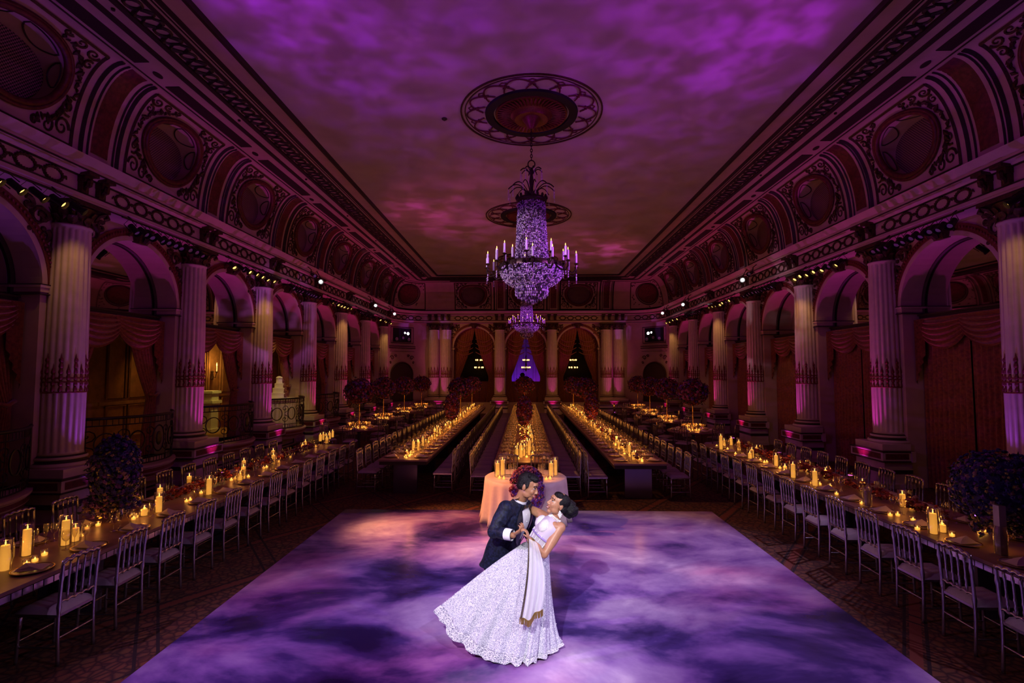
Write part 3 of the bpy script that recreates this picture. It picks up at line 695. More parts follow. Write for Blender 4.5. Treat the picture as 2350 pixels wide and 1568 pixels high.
b = MB(); b.tube([(.02, -.9, .08), (.02, .9, .08), (.02, .9, .36), (.02, -.9, .36)], .02, 4, closed=True); bal_pan = b.mesh('wall_panel_frame', M['dark'])
for k, c in enumerate(BAYY):
    n_ = len(BAYY) - k
    t = thing('balcony', f'bowed balcony with black scrolled iron railing, {ORD[n_]} from the rounded corner', 'balcony', (XL, c, 0), 0, 'bowed iron balconies')
    o = obj('base', bal_base, t); obj('band', bal_band, o); obj('handrail', bal_rail, t); obj('scroll_ironwork', bal_iron, t); obj('wall_panel_frame', bal_pan, t)

# ---- gallery behind the balconies: sconce, lit stand, cake
M['white'] = pmat('white_linen', (.80, .74, .62), .8, noise=.05)
M['icing'] = pmat('white_icing', (.86, .82, .74), .5)
t = thing('wall_sconce', 'gilt wall sconce with one lit candle bulb behind the balcony', 'sconce', (XL - 2.14, 17.0, 2.6))
b = MB(); b.lathe([(.001, -.25), (.05, -.2), (.03, 0), (.06, .05), (.001, .08)], 10, (.05, 0, 0)); b.tube([(.05, 0, -.1), (.16, 0, -.16), (.2, 0, .02)], .014, 5); b.lathe([(.04, .02), (.05, .05)], 10, (.2, 0, 0)); b.build('arm', M['gold'], t, 'auto')
b = MB(); b.lathe([(.016, .05), (.016, .22)], 8, (.2, 0, 0)); b.build('candle', M['icing'], t)
M['flame'] = emat('candle_flame', (1.0, .60, .12), 5)
b = MB(); b.lathe([(.001, .22), (.02, .26), (.012, .31), (.001, .36)], 8, (.2, 0, 0)); b.build('flame', M['flame'], t)
point('sconce_glow', (XL - 1.75, 16.9, 2.9), (1, .58, .14), 16, .05)
t = thing('plant_stand', 'square cream pedestal lit yellow in the gallery', 'pedestal', (XL - 1.75, 16.35, .70))
b = MB()
for h0, h1, w in ((0, .12, .24), (.12, .85, .19), (.85, .93, .22), (.93, 1.02, .26), (1.02, 1.25, .19), (1.25, 1.33, .24)): b.box(-w, w, -w, w, h0, h1)
b.build('shaft', M['white'], t)
spot('stand_light', (XL - .9, 15.9, 3.4), (XL - 1.75, 16.35, 1.3), (1, .72, .12), 60, 50, .7)
t = thing('cake_table', 'small round table under a pleated white cloth on the balcony', 'table', (XL - .12, 17.66, .722))
b = MB(); b.lathe([(.001, 1.02), (.52, 1.02), (.53, 1.01), (.54, .9)], 96, wob=lambda a, z: 1 + (.02 * sin(a * 24) if z < 1 else 0)); b.build('top_cloth', M['white'], t, True)
b = MB(); b.lathe([(.52, .9), (.53, .5), (.56, .02)], 96, wob=lambda a, z: 1 + .03 * sin(a * 24), cap=False); b.build('skirt', M['white'], t, True)
ck = thing('wedding_cake', 'tiered white wedding cake with flowers down its side', 'cake', (XL - .12, 17.66, 1.744))
z = .0
for r_, h in ((.26, .17), (.205, .17), (.15, .16), (.10, .14)):
    b = MB(); b.lathe([(r_, z), (r_ + .008, z + .01), (r_, z + .02), (r_, z + h - .01), (r_ - .01, z + h)], 28); b.build('tier', M['icing'], ck, 'auto'); z += h
M['blush'] = pmat('blush_petals', (.66, .30, .30), .7, noise=.3, nscale=30)
b = MB()
for k in range(26):
    a = -.6 + .5 * rnd.random() + .03 * k; zz = .07 + .58 * k / 26; rr = .30 - .24 * k / 26
    b.ell((rr * cos(a), rr * sin(a) * 1.0 + .05, zz), .04 + .02 * rnd.random(), n=7, k=5)
b.build('sugar_flowers', pmat('dark_sugar_flowers', (.20, .06, .07), .7, noise=.3), ck, True)
b = MB(); b.ell((0, 0, .69), .09, .09, .06, 10, 6)
for k in range(8): b.ell((.07 * cos(k * .8), .07 * sin(k * .8), .68), .045, n=7, k=5)
b.build('top_flower', M['icing'], ck, True)
spot('cake_light', (XL + 1.2, 16.6, 5.3), (XL + .05, 17.6, 2.2), (1, .74, .20), 130, 44, .6)
spot('gallery_light', (XL - .9, 10.2, 3.6), (XL - 2.1, 10.9, 1.8), (1, .36, .07), 15, 90, .8)
spot('gallery_light', (XL - .9, 13.6, 3.6), (XL - 2.1, 14.4, 1.8), (1, .50, .08), 16, 90, .8)

# ---- stage room behind the end wall
b = MB()
b.box(XL, XR, YB + .5, YB + 6.3, .58, .70); struct(b.build('floor_stage', M['plaster'])); b = MB(); b.box(XL, XR, YB + .5, YB + 6.3, 5.6, 5.7); struct(b.build('ceiling_stage', M['plaster'])); b = MB()
for x in (-1.55, 1.75): b.box(x - .1, x + .1, YB + 1.4, YB + 6.3, .7, 5.6)
b.box(XL, -1.65, YB + 5.2, YB + 5.3, .7, 5.6); b.box(1.85, XR, YB + 5.2, YB + 5.3, .7, 5.6)  # dark walls added to keep the side arches in shade
struct(b.build('wall_shade_partition', M['dark'])); b = MB(); b.box(XL, XR, YB + 6.3, YB + 6.4, .58, 6)
for x in ():
 for y in (-1.55, 1.75): b.box(x - .1, x + .1, YB + 1.4, YB + 6.3, .7, 5.6)
st = struct(b.build('wall_stage', M['plaster']))
b = MB()
for x in (-1.0, -.3, .4, 1.1): b.tube([(x - .25, YB + 6.28, 1.2), (x + .25, YB + 6.28, 1.2), (x + .25, YB + 6.28, 4.4), (x - .25, YB + 6.28, 4.4)], .03, 4, closed=True)
b.build('wall_panelling', M['plaster'], st)
spot('stage_wash', (-.9, YB + 4.6, .9), (-.4, YB + 6.3, 3.0), (.10, .015, 1.0), 150, 120, .9)
spot('stage_wash', (1.1, YB + 4.6, .9), (.7, YB + 6.3, 2.6), (.30, .02, 1.0), 90, 120, .9)
pl = ['left', 'middle', 'right']
M['bulb'] = emat('warm_bulb', (1.0, .56, .15), 4)
for k, c in enumerate(BAYX):
    b = MB(); b.box(c - 1.28, c + 1.28, YB + .36, YB + .42, .7, 1.95); b.box(c - 1.28, c + 1.28, YB + .34, YB + .46, 1.95, 2.02)
    for j in range(7): b.box(c - 1.2 + .36 * j, c - 1.12 + .36 * j, YB + .33, YB + .37, .72, 1.95)
    struct(b.build(f'trim_{4 + k}', M['redpanel']))
    ch = thing('small_chandelier', f'small gilt chandelier with lit bulbs behind the {pl[k]} drapes', 'chandelier', (c + .02, YB + 3.4, 3.0), 0, 'small chandeliers behind the end wall')
    b = MB(); b.tube([(0, 0, .0), (0, 0, 2.55)], .012, 5); b.lathe([(.001, -.35), (.06, -.28), (.03, -.1), (.07, .1), (.03, .3), (.04, .75), (.015, .8)], 10); b.build('stem', M['gold'], ch, 'auto')
    for tier, (z, r_, n_) in enumerate(((-.12, .30, 8), (.40, .22, 6))):
        for j in range(n_):
            a = 2 * pi * j / n_ + .2; b = MB(); b.tube([(0, 0, z), (r_ * .6 * cos(a), r_ * .6 * sin(a), z - .1), (r_ * cos(a), r_ * sin(a), z)], .012, 4); ar = b.build('arm', M['gold'], ch)
            b = MB(); b.ell((r_ * cos(a), r_ * sin(a), z + .06), .034, .034, .055, 7, 5); b.build('bulb', M['bulb'], ar, True)
t = thing('dj_console', 'black mixing desk with small lights behind the right parapet', 'desk', (3.2, YB + .95, .70))
b = MB(); b.box(-.8, .8, -.3, .3, .0, 1.32); b.build('desk', M['iron'], t); b = MB(); b.box(-.5, -.1, -.1, .15, 1.32, 1.42); b.build('player', M['iron'], t)
b = MB(); b.ell((-.25, -.12, 1.46), .05, n=8, k=5); b.ell((.45, -.2, 1.42), .04, n=8, k=5); b.build('lamp', emat('desk_lamp', (.75, .7, 1), 8), t)
t = thing('silhouette', 'black loudspeaker standing for a head in the violet stage arch', 'silhouette', (-.12, YB + 1.3, .70))
b = MB(); b.box(-.22, .22, -.2, .2, 0, 1.62); b.ell((0, 0, 1.72), .16, .14, .16, 10, 7); b.build('silhouette_body', M['iron'], t, 'auto'); b = MB(); b.lathe([(.001, 0), (.14, .01), (.15, .0)], 16); b.map(lambda x, y, z: (x, -.2 - z, 1.3 + y)); b.build('cone', M['dark'], t)  # stand-in for a dark head silhouette, rounded at the top

# ---- corner booths with spotlights, dark niche panels below
M['whitelens'] = emat('white_lens', (.92, .93, 1), 22); M['amberlens'] = emat('amber_lens', (1.0, .52, .13), 2.4); M['dimlens'] = pmat('grey_lens', (.35, .33, .4), .15)
for sx, x_, nm, wd in ((1, XL, 'wall_corner_left', 'left'), (-1, XR, 'wall_corner_right', 'right')):
    loc = (x_ + sx * (RC - RC * .7071), YB - RC + RC * .7071, 0); rz = -pi / 4 if sx > 0 else -3 * pi / 4
    W_ = WALL[nm]
    b = MB(); b.box(.0, .20, -.80, .80, 4.42, 5.42); tb = thing('spotlight_booth', f'black booth window holding spotlights in the {wd} rounded corner', 'booth', loc, rz)
    b = MB(); b.box(.12, .17, -.62, .62, 4.52, 5.32); b.build('opening', pmat('booth_black' + wd, (.006, .006, .008), .4), tb)
    b = MB(); b.tube([(.15, -.80, 4.42), (.15, .80, 4.42), (.15, .80, 5.42), (.15, -.80, 5.42)], .025, 4, closed=True); b.tube([(.15, -.64, 4.5), (.15, .64, 4.5), (.15, .64, 5.34), (.15, -.64, 5.34)], .02, 4, closed=True); b.build('frame', M['dark'], tb)
    for y, z, r_, mt in ((.12 * sx, 5.06, .055, 'whitelens'), (.34 * sx, 5.02, .085, 'whitelens'), (-.45, 4.66, .11, 'dimlens'), (0, 4.74, .09, 'dimlens'), (.42, 4.66, .11, 'dimlens')):
        b = MB(); b.lathe([(r_ * .8, 0), (r_ * 1.15, .1), (r_ * 1.15, .12)], 14, cap=False); b.map(lambda x, yy, zz: (.10 + zz, yy, x)); b.v = [(q[0] + .06, q[1] + y, q[2] + z) for q in b.v]; cn = b.build('spotlight', M['iron'], tb)
        b = MB(); b.lathe([(.001, .0), (r_, .0)], 14, cap=False); b.map(lambda x, yy, zz: (.26, yy + y, x + z)); b.build('lens', M[mt], cn)
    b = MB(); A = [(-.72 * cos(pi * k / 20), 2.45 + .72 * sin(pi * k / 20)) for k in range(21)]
    b.add([(.16, -.72, .8)] + [(.16, s, z) for s, z in A] + [(.16, .72, .8)], [tuple(range(23))]); o = b.build('niche_shade', pmat('niche_shadow' + wd, (.05, .02, .012), .6), W_); o.location = loc; o.rotation_euler = (0, 0, rz)  # flat panel, the shade of the recess is in its dark colour
    b = MB(); b.tube([(.17, -.76, .8)] + [(.17, s * 1.06, 2.45 + (z - 2.45) * 1.06) for s, z in A] + [(.17, .76, .8)], .05, 5); b.tube([(.16, -.95, .9), (.16, .95, .9), (.16, .95, 3.9), (.16, -.95, 3.9)], .02, 4, closed=True)
    b.box(.14, .20, -1.0, 1.0, 4.08, 4.13); b.box(.14, .20, -1.0, 1.0, 4.2, 4.24)
    for sg in (-1, 1):
        for (cx, cz, r_) in ((.7, 3.5, .16), (.45, 3.62, .1), (.82, 3.2, .09)): b.tube([(.16, sg * p[0], p[1]) for p in spiral(cx, cz, r_, 0, 1.2, 1, 10)], .025, 4)
    o = b.build('niche_surround', M['gold'], W_); o.location = loc; o.rotation_euler = (0, 0, rz)

# ---- stage lights hung along the entablature
b = MB(); b.lathe([(.03, 0), (.055, .02), (.055, .20), (.075, .24), (.075, .26)], 10, cap=False); can_me = b.mesh('can', M['iron'], 'auto')
b = MB(); b.lathe([(.001, .215), (.050, .22)], 10, cap=False); lens = {k: b.mesh('lens', M[k]) for k in ('amberlens', 'dimlens', 'whitelens')}
b = MB(); b.tube([(0, -.08, .12), (0, -.08, -.1), (0, .08, -.1), (0, .08, .12)], .008, 4); yoke_me = b.mesh('yoke', M['iron'])
def lamp_can(loc, tgt, ln, parent, off=(0, 0, 0), sc=1.0):
    o = obj('stage_light', can_me, parent, off); o.rotation_euler = (Vector(tgt) - Vector(loc)).to_track_quat('Z', 'Y').to_euler(); o.scale = (sc,) * 3
    obj('lens', lens[ln], o); obj('yoke', yoke_me, o)
def moving_light(loc, tgt, ln, label, group, sc, sx):
    t = thing('moving_light', label, 'stage light', loc, 0, group); lamp_can(loc, tgt, ln, t, (0, 0, 0), sc)
    bb = MB(); bb.tube([(0, 0, .02), (-sx * .02, 0, .16), (-sx * .16, 0, 6.38 - loc[2])], .016, 5); bb.build('bracket', M['iron'], t)
for sd, x_, sx, wn in (('L', XL + .62, 1, 'balcony'), ('R', XR - .62, -1, 'curtained')):
    for bi in range(7):
        lit = bi % 2 == 0; c = BAYY[bi]; ns = 7 if lit else 10
        t = thing('lighting_bar', f'black bar of {"lit amber" if lit else "unlit"} stage lights under {wn} wall cornice, {ORD[7 - bi]} bay from corner', 'stage lights', (x_, c, 5.6), 0, 'lighting bars under the cornice')
        b = MB(); b.tube([(x_, c - 1.2, 5.645), (x_, c + 1.3, 5.645)], .018, 6)
        for q in (-1, 1): b.tube([(x_, c + q * .9, 5.645), (x_ - sx * .13, c + q * .9, 5.74)], .012, 4)
        b.v = [(q[0] - x_, q[1] - c, q[2] - 5.6) for q in b.v]; b.build('bar', M['iron'], t)
        for k in range(ns):
            y = c - 1.0 + (2.1 / (ns - 1)) * k
            lamp_can((x_, y, 5.54), (x_ + sx * (2.2 + rnd.uniform(-.5, .5)), y + (1.3 if bi == 0 else -.5) + rnd.uniform(-.5, .5), 3.6), 'amberlens' if lit and k not in (1,) else 'dimlens', t, (0, y - c, -.06))
    for (Y, z) in ((18.6, 5.98), (25.6, 6.0), (29.4, 6.0)):
        moving_light((x_ + sx * .25, Y, z), (0, 2, 2.0), 'whitelens', f'bright white moving spotlight on the {wn} wall cornice', f'white moving lights {wn} side', 1.25, sx)
        moving_light((x_ + sx * .25, Y - .8, z + .12), (0, 12, 2.0), 'dimlens', f'dark moving spotlight on the {wn} wall cornice', f'dark moving lights {wn} side', 1.1, sx)
for bi in (0, 2, 4, 6):
    ci = bi + 1
    for x_, sx in ((XL, 1), (XR, -1)):
        w = 24 if bi == 0 else 42
        spot('column_amber', (x_ + sx * .95, COLY[ci] - .9, 5.55), (x_ + sx * .42, COLY[ci] - .05, 4.2), (1.0, .50, .14), w, 52, .9, .05)

for x_, sx in ((XL, 1), (XR, -1)): spot('end_wall_amber', (x_ + sx * .9, 26.6, 5.5), (sx * -3.0, 32.4, 3.0), (1.0, .40, .10), 260, 62, .9, .05)
# ---- ceiling medallions
for k, (mx_, my_) in enumerate(((.16, 10.77), (.16, 17.98), (.16, 25.2))):
    mo = obj('medallion', None, ceil, (mx_, my_, ZC + .05)); z = 0
    b = MB(); b.lathe([(1.53, 0), (1.525, -.025), (1.495, -.025), (1.49, 0)], 64, cap=False); b.lathe([(1.44, 0), (1.435, -.015), (1.42, -.015), (1.415, 0)], 64, cap=False); b.build('outer_ring', M['gold'], mo)
    b = MB(); b.lathe([(1.0, 0), (.99, -.05), (.82, -.05), (.81, 0)], 64, cap=False); b.build('dark_ring', pmat('black_ring%d' % k, (.008, .004, .008), .7), mo)
    b = MB(); n_ = 14
    for j in range(n_):
        a0 = 2 * pi * j / n_; da = 2 * pi / n_
        b.tube([((1.04 + .35 * sin(pi * q / 14)) * cos(a0 + da * 1.5 * (q / 14 - .5)), (1.04 + .35 * sin(pi * q / 14)) * sin(a0 + da * 1.5 * (q / 14 - .5)), -.02) for q in range(15)], .017, 4)
        for sg in (-1, 1):
            b.tube([((1.14 + .22 * q / 6) * cos(a0 + da * .5 + sg * da * (.04 + .10 * sin(q * 1.7))), (1.14 + .22 * q / 6) * sin(a0 + da * .5 + sg * da * (.04 + .10 * sin(q * 1.7))), -.012) for q in range(7)], .011, 4)
    b.build('interlaced_arches', M['redpanel'], mo)
    b = MB(); b.lathe([(.78, 0), (.77, -.05), (.70, -.03), (.60, -.02), (.48, -.03), (.40, -.08), (.36, -.14), (.28, -.15), (.2, -.12), (.14, -.2), (.08, -.3), (.05, -.34), (.001, -.35)], 48)
    for j in range(48):
        a = 2 * pi * j / 48; b.tube([(.45 * cos(a), .45 * sin(a), -.05), (.60 * cos(a), .60 * sin(a), -.045), (.74 * cos(a), .74 * sin(a), -.05)], [.01, .03, .012], 4)
    b.build('boss', M['redgold'], mo, 'auto')

# ---- chandeliers
M['crystal'] = pmat('cut_crystal', (.85, .80, .88), .12, spec=.9)
CRY = [M['crystal'], pmat('violet_lit_crystal', (.34, .24, .46), .10, spec=1.0), pmat('shaded_crystal', (.06, .045, .07), .08, spec=1.0)]  # violet and dark copies put sparkle contrast into the crystal colour
def cm(r): return 0 if r < .34 else (1 if r < .62 else 2)
M['bronze'] = pmat('dark_bronze', (.05, .028, .018), .4, metal=.6)
M['lilac_candle'] = pmat('white_candle_sleeve', (.80, .74, .86), .5)
def chandelier(loc, label):
    T_ = thing('chandelier', label, 'chandelier', loc, 0, 'crystal chandeliers')
    b = MB(); z = 3.70; k = 0
    while z > 2.78:
        pts = [(.022 * cos(a) if k % 2 else 0, 0 if k % 2 else .022 * cos(a), z - .035 + .04 * sin(a)) for a in [2 * pi * j / 10 for j in range(10)]]
        b.tube(pts, .008, 4, closed=True); z -= .062; k += 1
    b.build('chain', M['bronze'], T_)
    b = MB(); b.tube([(.075 * cos(a), 0, 2.68 + .085 * sin(a)) for a in [2 * pi * j / 18 for j in range(18)]], .014, 5, closed=True)
    b.lathe([(.02, 2.6), (.05, 2.52), (.03, 2.44), (.05, 2.3), (.035, 2.15), (.06, 2.05), (.07, 1.95), (.04, 1.85)], 10); b.build('stem', M['bronze'], T_, 'auto')
    for zb, zt, r_, n_, zd in ((2.42, 2.58, .24, 8, .22), (1.92, 2.22, .50, 12, .2)):
        b = MB(); dr = MB()
        for j in range(n_):
            a = 2 * pi * (j + .3) / n_; pts = [(r_ * q * cos(a), r_ * q * sin(a), zb + (zt - zb) * sin(pi * min(1, q * .72)) * 1.02 + 0) for q in [i / 9 for i in range(10)]]
            pts = [(r_ * q * cos(a), r_ * q * sin(a), zb + (zt - zb) * sin(pi * q * .78)) for q in [i / 9 for i in range(10)]]
            b.tube(pts, .012, 4); e = pts[-1]
            for i in range(7): dr.octa((e[0], e[1], e[2] - .03 - .034 * i), .011, .017, spin=i)
        b.build('spray', M['bronze'], T_); stuff(dr.build('crystal_drops', M['crystal'], T_))
    b = MB(); b.lathe([(.27, 1.80), (.31, 1.83), (.33, 1.88), (.31, 1.92), (.27, 1.92)], 28, cap=False)
    for j in range(16): a = 2 * pi * j / 16; b.ell((.32 * cos(a), .32 * sin(a), 1.94), .03, .03, .05, 6, 4)
    b.build('crown', M['bronze'], T_, 'auto')
    b = MB(); rr = random.Random(3)
    for j in range(64):       # tall cone of strands
        a = 2 * pi * j / 64
        for i in range(70):
            q = i / 69; r_ = .285 + .075 * q ** 1.3 + .012 * rr.uniform(-1, 1); zz = 1.83 - 1.42 * q
            b.octa((r_ * cos(a) + .004 * rr.uniform(-1, 1), r_ * sin(a), zz + .01 * rr.uniform(-1, 1)), .0125 + .006 * rr.random(), .015, cm(rr.random()), spin=rr.random() * 3)
    stuff(b.build('crystal_strands', CRY, T_))
    b = MB()
    for i in range(24):       # bowl
        q = i / 23; zz = .40 - .40 * q; r_ = .665 * sqrt(max(.0, 1 - (q * .93) ** 2.6)) + .0; n_ = max(16, int(2 * pi * r_ / .034))
        for j in range(n_):
            a = 2 * pi * (j + .5 * (i % 2)) / n_; b.octa((r_ * cos(a), r_ * sin(a), zz + .008 * rr.uniform(-1, 1)), .015 + .007 * rr.random(), .018, cm(rr.random()), spin=rr.random() * 3)
    for i, (r_, zz) in enumerate(((.34, .04), (.345, -.02), (.35, -.08), (.34, -.14), (.30, -.19), (.22, -.24), (.12, -.29), (.04, -.33))):
        n_ = max(5, int(2 * pi * r_ / .040))
        for j in range(n_): a = 2 * pi * j / n_ + i; b.octa((r_ * cos(a), r_ * sin(a), zz), .018, .034, cm(rr.random()), spin=rr.random() * 3)
    stuff(b.build('crystal_bowl', CRY, T_))
    b = MB(); b.lathe([(.62, .36), (.67, .39), (.68, .45), (.66, .50), (.60, .52)], 40, cap=False); b.lathe([(.36, .03), (.38, .06), (.36, .09)], 28, cap=False)
    for j in range(24): a = 2 * pi * j / 24; b.ell((.68 * cos(a), .68 * sin(a), .45), .03, .03, .06, 6, 4)
    b.build('gallery_ring', M['bronze'], T_, 'auto')
    for tier, (n_, r_, z0, zc) in enumerate(((15, .96, .32, .42), (9, .74, .46, .60))):
        for j in range(n_):
            a = 2 * pi * (j + .37 * tier) / n_ + .11; ca, sa = cos(a), sin(a); ri = .66 if tier == 0 else .45
            pts = [(q * ca, q * sa, zz) for q, zz in ((ri, z0 + .08), (ri + (r_ - ri) * .35, z0 - .02), (ri + (r_ - ri) * .75, z0 - .06), (r_, z0 + .02), (r_, zc))]
            ar = MB(); ar.tube(pts, [.020, .018, .018, .02, .014], 5); ar.lathe([(.015, zc), (.055, zc + .025), (.05, zc + .03), (.018, zc + .05)], 8, (r_ * ca, r_ * sa, 0)); ao = ar.build('arm', M['bronze'], T_, 'auto')
            c_ = MB(); c_.lathe([(.022, zc + .04), (.022, zc + .24), (.001, zc + .25)], 8, (r_ * ca, r_ * sa, 0)); c_.build('candle', M['lilac_candle'], ao, 'auto')
            c_ = MB(); c_.lathe([(.001, zc + .245), (.009, zc + .262), (.006, zc + .282), (.001, zc + .302)], 6, (r_ * ca, r_ * sa, 0)); c_.build('flame_bulb', M['flame'], ao)
            c_ = MB()
            for i in range(3): c_.octa((r_ * ca, r_ * sa, z0 - .10 - .05 * i), .016, .026)
            c_.build('pendant', M['crystal'], ao)
    return T_
ch1 = chandelier((.16, 10.77, 4.42), 'large crystal chandelier hanging from the medallion over the dance floor end of the tables')
ch2 = dup(ch1, (.12, 25.2, 4.56), .2, 'crystal chandelier hanging farther back, nearer the stage'); ch2.scale = (.93, .93, .96)
spot('chandelier_pin', (6.6, 6.0, 5.4), (.3, 10.7, 5.0), (.60, .14, 1.0), 3000, 14, .6, .05)
spot('chandelier_pin', (-6.4, 5.0, 5.4), (.1, 10.7, 5.1), (1.0, .70, 1.0), 1800, 14, .6, .05)
spot('chandelier_pin', (5.4, 19.5, 5.4), (.12, 25.2, 5.2), (.52, .08, 1.0), 2600, 11, .6, .05)
spot('chandelier_pin', (-5.4, 20.0, 5.4), (.12, 25.2, 5.2), (.66, .12, 1.0), 2000, 11, .6, .05)
b = MB(); b.lathe([(.06, 0), (.06, -.02), (.02, -.05), (.001, -.05)], 12); b.build('sprinkler', M['dark'], ceil).location = on(1020, 272, ZC + .05)
# ============================================================ tables, chairs, settings, candles, flowers
M['silver'] = pmat('silver_chair_lacquer', (.50, .47, .48), .20, metal=.92)
M['cushion'] = pmat('ivory_cushion', (.48, .42, .43), .75, noise=.06)
M['satin'] = pmat('mauve_satin_top', (.33, .18, .15), .40, noise=.18, nscale=5)
M['tile'] = pmat('mirror_tile', (.62, .60, .66), .12, metal=.85)
M['slab'] = pmat('mirrored_base', (.20, .17, .22), .18, metal=.7)
M['china'] = pmat('white_china', (.62, .55, .52), .25, coat=.4)
M['gilt'] = pmat('gilt_rim', (.60, .36, .12), .25, metal=.9)
M['napkin'] = pmat('ivory_napkin', (.78, .66, .60), .8)
M['glass'] = glass('clear_glass', (.97, .95, .93), .26, .05); M['wineglass'] = glass('wine_glass_crystal', (.94, .88, .80), .40, .07)
M['wax'] = pmat('ivory_wax', (.90, .70, .40), .5)
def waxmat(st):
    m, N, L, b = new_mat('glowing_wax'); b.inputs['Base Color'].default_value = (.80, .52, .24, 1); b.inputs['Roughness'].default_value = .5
    b.inputs['Emission Color'].default_value = (1.0, .43, .06, 1); b.inputs['Emission Strength'].default_value = st; m.cycles.emission_sampling = 'NONE'; return m  # even emission stands in for flame light shining through the wax
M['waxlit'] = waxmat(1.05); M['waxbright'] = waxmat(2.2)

CNDL = (1.0, .33, .055)
# ---- chair
def turned(p0, p1, r, rings, n=7):
    b = MB(); p0, p1 = Vector(p0), Vector(p1); pts = []; rs = []
    K = 16
    for k in range(K + 1):
        t = k / K; pts.append(p0.lerp(p1, t)); rr = r * (1 + .0 * t)
        for c in rings:
            if abs(t - c) < .045: rr = r * 1.45
        rs.append(rr)
    rs[0] *= .75; b.tube(pts, rs, n); return b
def chair_parts():
    out = []
    for sg in (-1, 1):
        b = turned((.185, sg * .185, 0), (.175, sg * .175, .43), .0155, (.75, .85, .95)); out.append(('leg', b.mesh('leg', M['silver'], True)))
        b = MB(); K = 20; pts = []; rs = []
        for k in range(K + 1):
            z = .93 * k / K; x = -.20 - .05 * max(0, (.3 - z)) - .07 * max(0, z - .45) ** 1.2; pts.append((x, sg * (.185 + .01 * max(0, z - .45)), z)); rs.append(.016 * (1.4 if any(abs(z - q) < .012 for q in (.52, .58, .72, .80)) else 1))
        b.tube(pts, rs, 7); out.append(('back_leg', b.mesh('back_leg', M['silver'], True)))
    b = MB(); b.box(-.205, .20, -.20, .20, .425, .45); out.append(('seat_frame', b.mesh('seat_frame', M['silver'])))
    b = MB()
    def cu(u, v):
        x = -.20 + .41 * u; y = -.20 + .40 * v; e = min(u, 1 - u, v, 1 - v)
        return (x, y, .45 + .05 * min(1, e * 8) ** .5 + .006 * sin(u * 3.1) * sin(v * 3.1))
    b.grid(cu, 10, 10); out.append(('cushion', b.mesh('cushion', M['cushion'], True)))
    xb = lambda z: -.20 - .07 * max(0, z - .45) ** 1.2
    b = MB(); N_ = 25
    b.tube([(xb(.91), -.19 + .38 * k / N_, .905 + .018 * abs(sin(pi * 5 * k / N_)) + .018 * sin(pi * k / N_)) for k in range(N_ + 1)], .017, 6, flat=1.2); out.append(('crest_rail', b.mesh('crest_rail', M['silver'], True)))
    b = MB(); b.tube([(xb(.57), -.185 + .37 * k / N_, .545 + .016 * abs(sin(pi * 5 * k / N_))) for k in range(N_ + 1)], .012, 6); out.append(('lower_rail', b.mesh('lower_rail', M['silver'], True)))
    for k in range(4):
        y = -.112 + .0747 * k; b = turned((xb(.56), y, .555), (xb(.90), y * 1.03, .905), .0095, (.15, .30, .36, .85), 6); out.append(('spindle', b.mesh('spindle', M['silver'], True)))
    for p0, p1 in (((.18, -.18, .20), (.18, .18, .20)), ((-.205, -.185, .24), (-.205, .185, .24)), ((.18, -.18, .15), (-.21, -.185, .15)), ((.18, .18, .15), (-.21, .185, .15))):
        b = turned(p0, p1, .0095, (.5,), 6); out.append(('stretcher', b.mesh('stretcher', M['silver'], True)))
    return out
CP = chair_parts()
b = MB()     # far copies: frame and cushion only
for sg in (-1, 1):
    b.tube([(.185, sg * .185, 0), (.175, sg * .175, .43)], .017, 5); b.tube([(-.225, sg * .185, 0), (-.20, sg * .185, .45), (-.228, sg * .19, .93)], .017, 5)
b.box(-.205, .20, -.20, .20, .425, .45); b.tube([(-.228, -.19 + .38 * k / 10, .905 + .03 * abs(sin(pi * 5 * k / 10))) for k in range(11)], .018, 5); b.tube([(-.205, -.18, .55), (-.205, .18, .55)], .012, 4)
for k in range(4): y = -.112 + .0747 * k; b.tube([(-.205, y, .55), (-.215, y, .75), (-.226, y, .905)], [.009, .013, .009], 4)
b.tube([(.18, -.18, .2), (.18, .18, .2)], .009, 4); b.tube([(-.205, -.18, .2), (-.205, .18, .2)], .009, 4)
far_frame = b.mesh('frame', M['silver'], 'auto'); far_cush = [m for n_, m in CP if n_ == 'cushion'][0]
def chair(x, y, rz, label, group, far=False):
    t = thing('chiavari_chair', label, 'chair', (x, y, 0), rz + rnd.uniform(-.03, .03), group)
    if far: obj('frame', far_frame, t); obj('cushion', far_cush, t)
    else:
        for n_, m in CP: obj(n_, m, t)
OCCG = []; OCC = []
# ---- place settings
b = MB(); b.lathe([(.001, .004), (.09, .004), (.10, .008), (.155, .016), (.16, .018), (.158, .012), (.10, .0), (.001, 0)], 24); plate_me = b.mesh('plate', M['china'], True)
b = MB(); b.lathe([(.150, .017), (.162, .0195), (.164, .017), (.152, .014)], 24, cap=False); rim_me = b.mesh('rim', M['gilt'], True)
b = MB(); b.add([(-.10, -.06, .02), (.10, -.07, .02), (.11, .06, .022), (-.09, .07, .02), (-.02, -.01, .055), (.05, .01, .075), (.0, .05, .05)], [(0, 1, 4), (1, 5, 4), (1, 2, 5), (2, 6, 5), (2, 3, 6), (3, 4, 6), (3, 0, 4), (4, 5, 6)]); b.box(-.11, .11, -.075, .075, .016, .021); nap_me = b.mesh('napkin', M['napkin'])
b = MB(); b.lathe([(.034, 0), (.033, .003), (.006, .006), (.004, .05), (.005, .085), (.02, .095), (.034, .115), (.040, .145), (.038, .175), (.033, .20)], 14, cap=False); wine_me = b.mesh('wine_glass', M['wineglass'], True)
b = MB(); b.lathe([(.028, 0), (.028, .003), (.005, .006), (.004, .09), (.012, .10), (.024, .14), (.026, .19), (.024, .225)], 12, cap=False); flute_me = b.mesh('champagne_glass', M['wineglass'], True)
TZ = .765
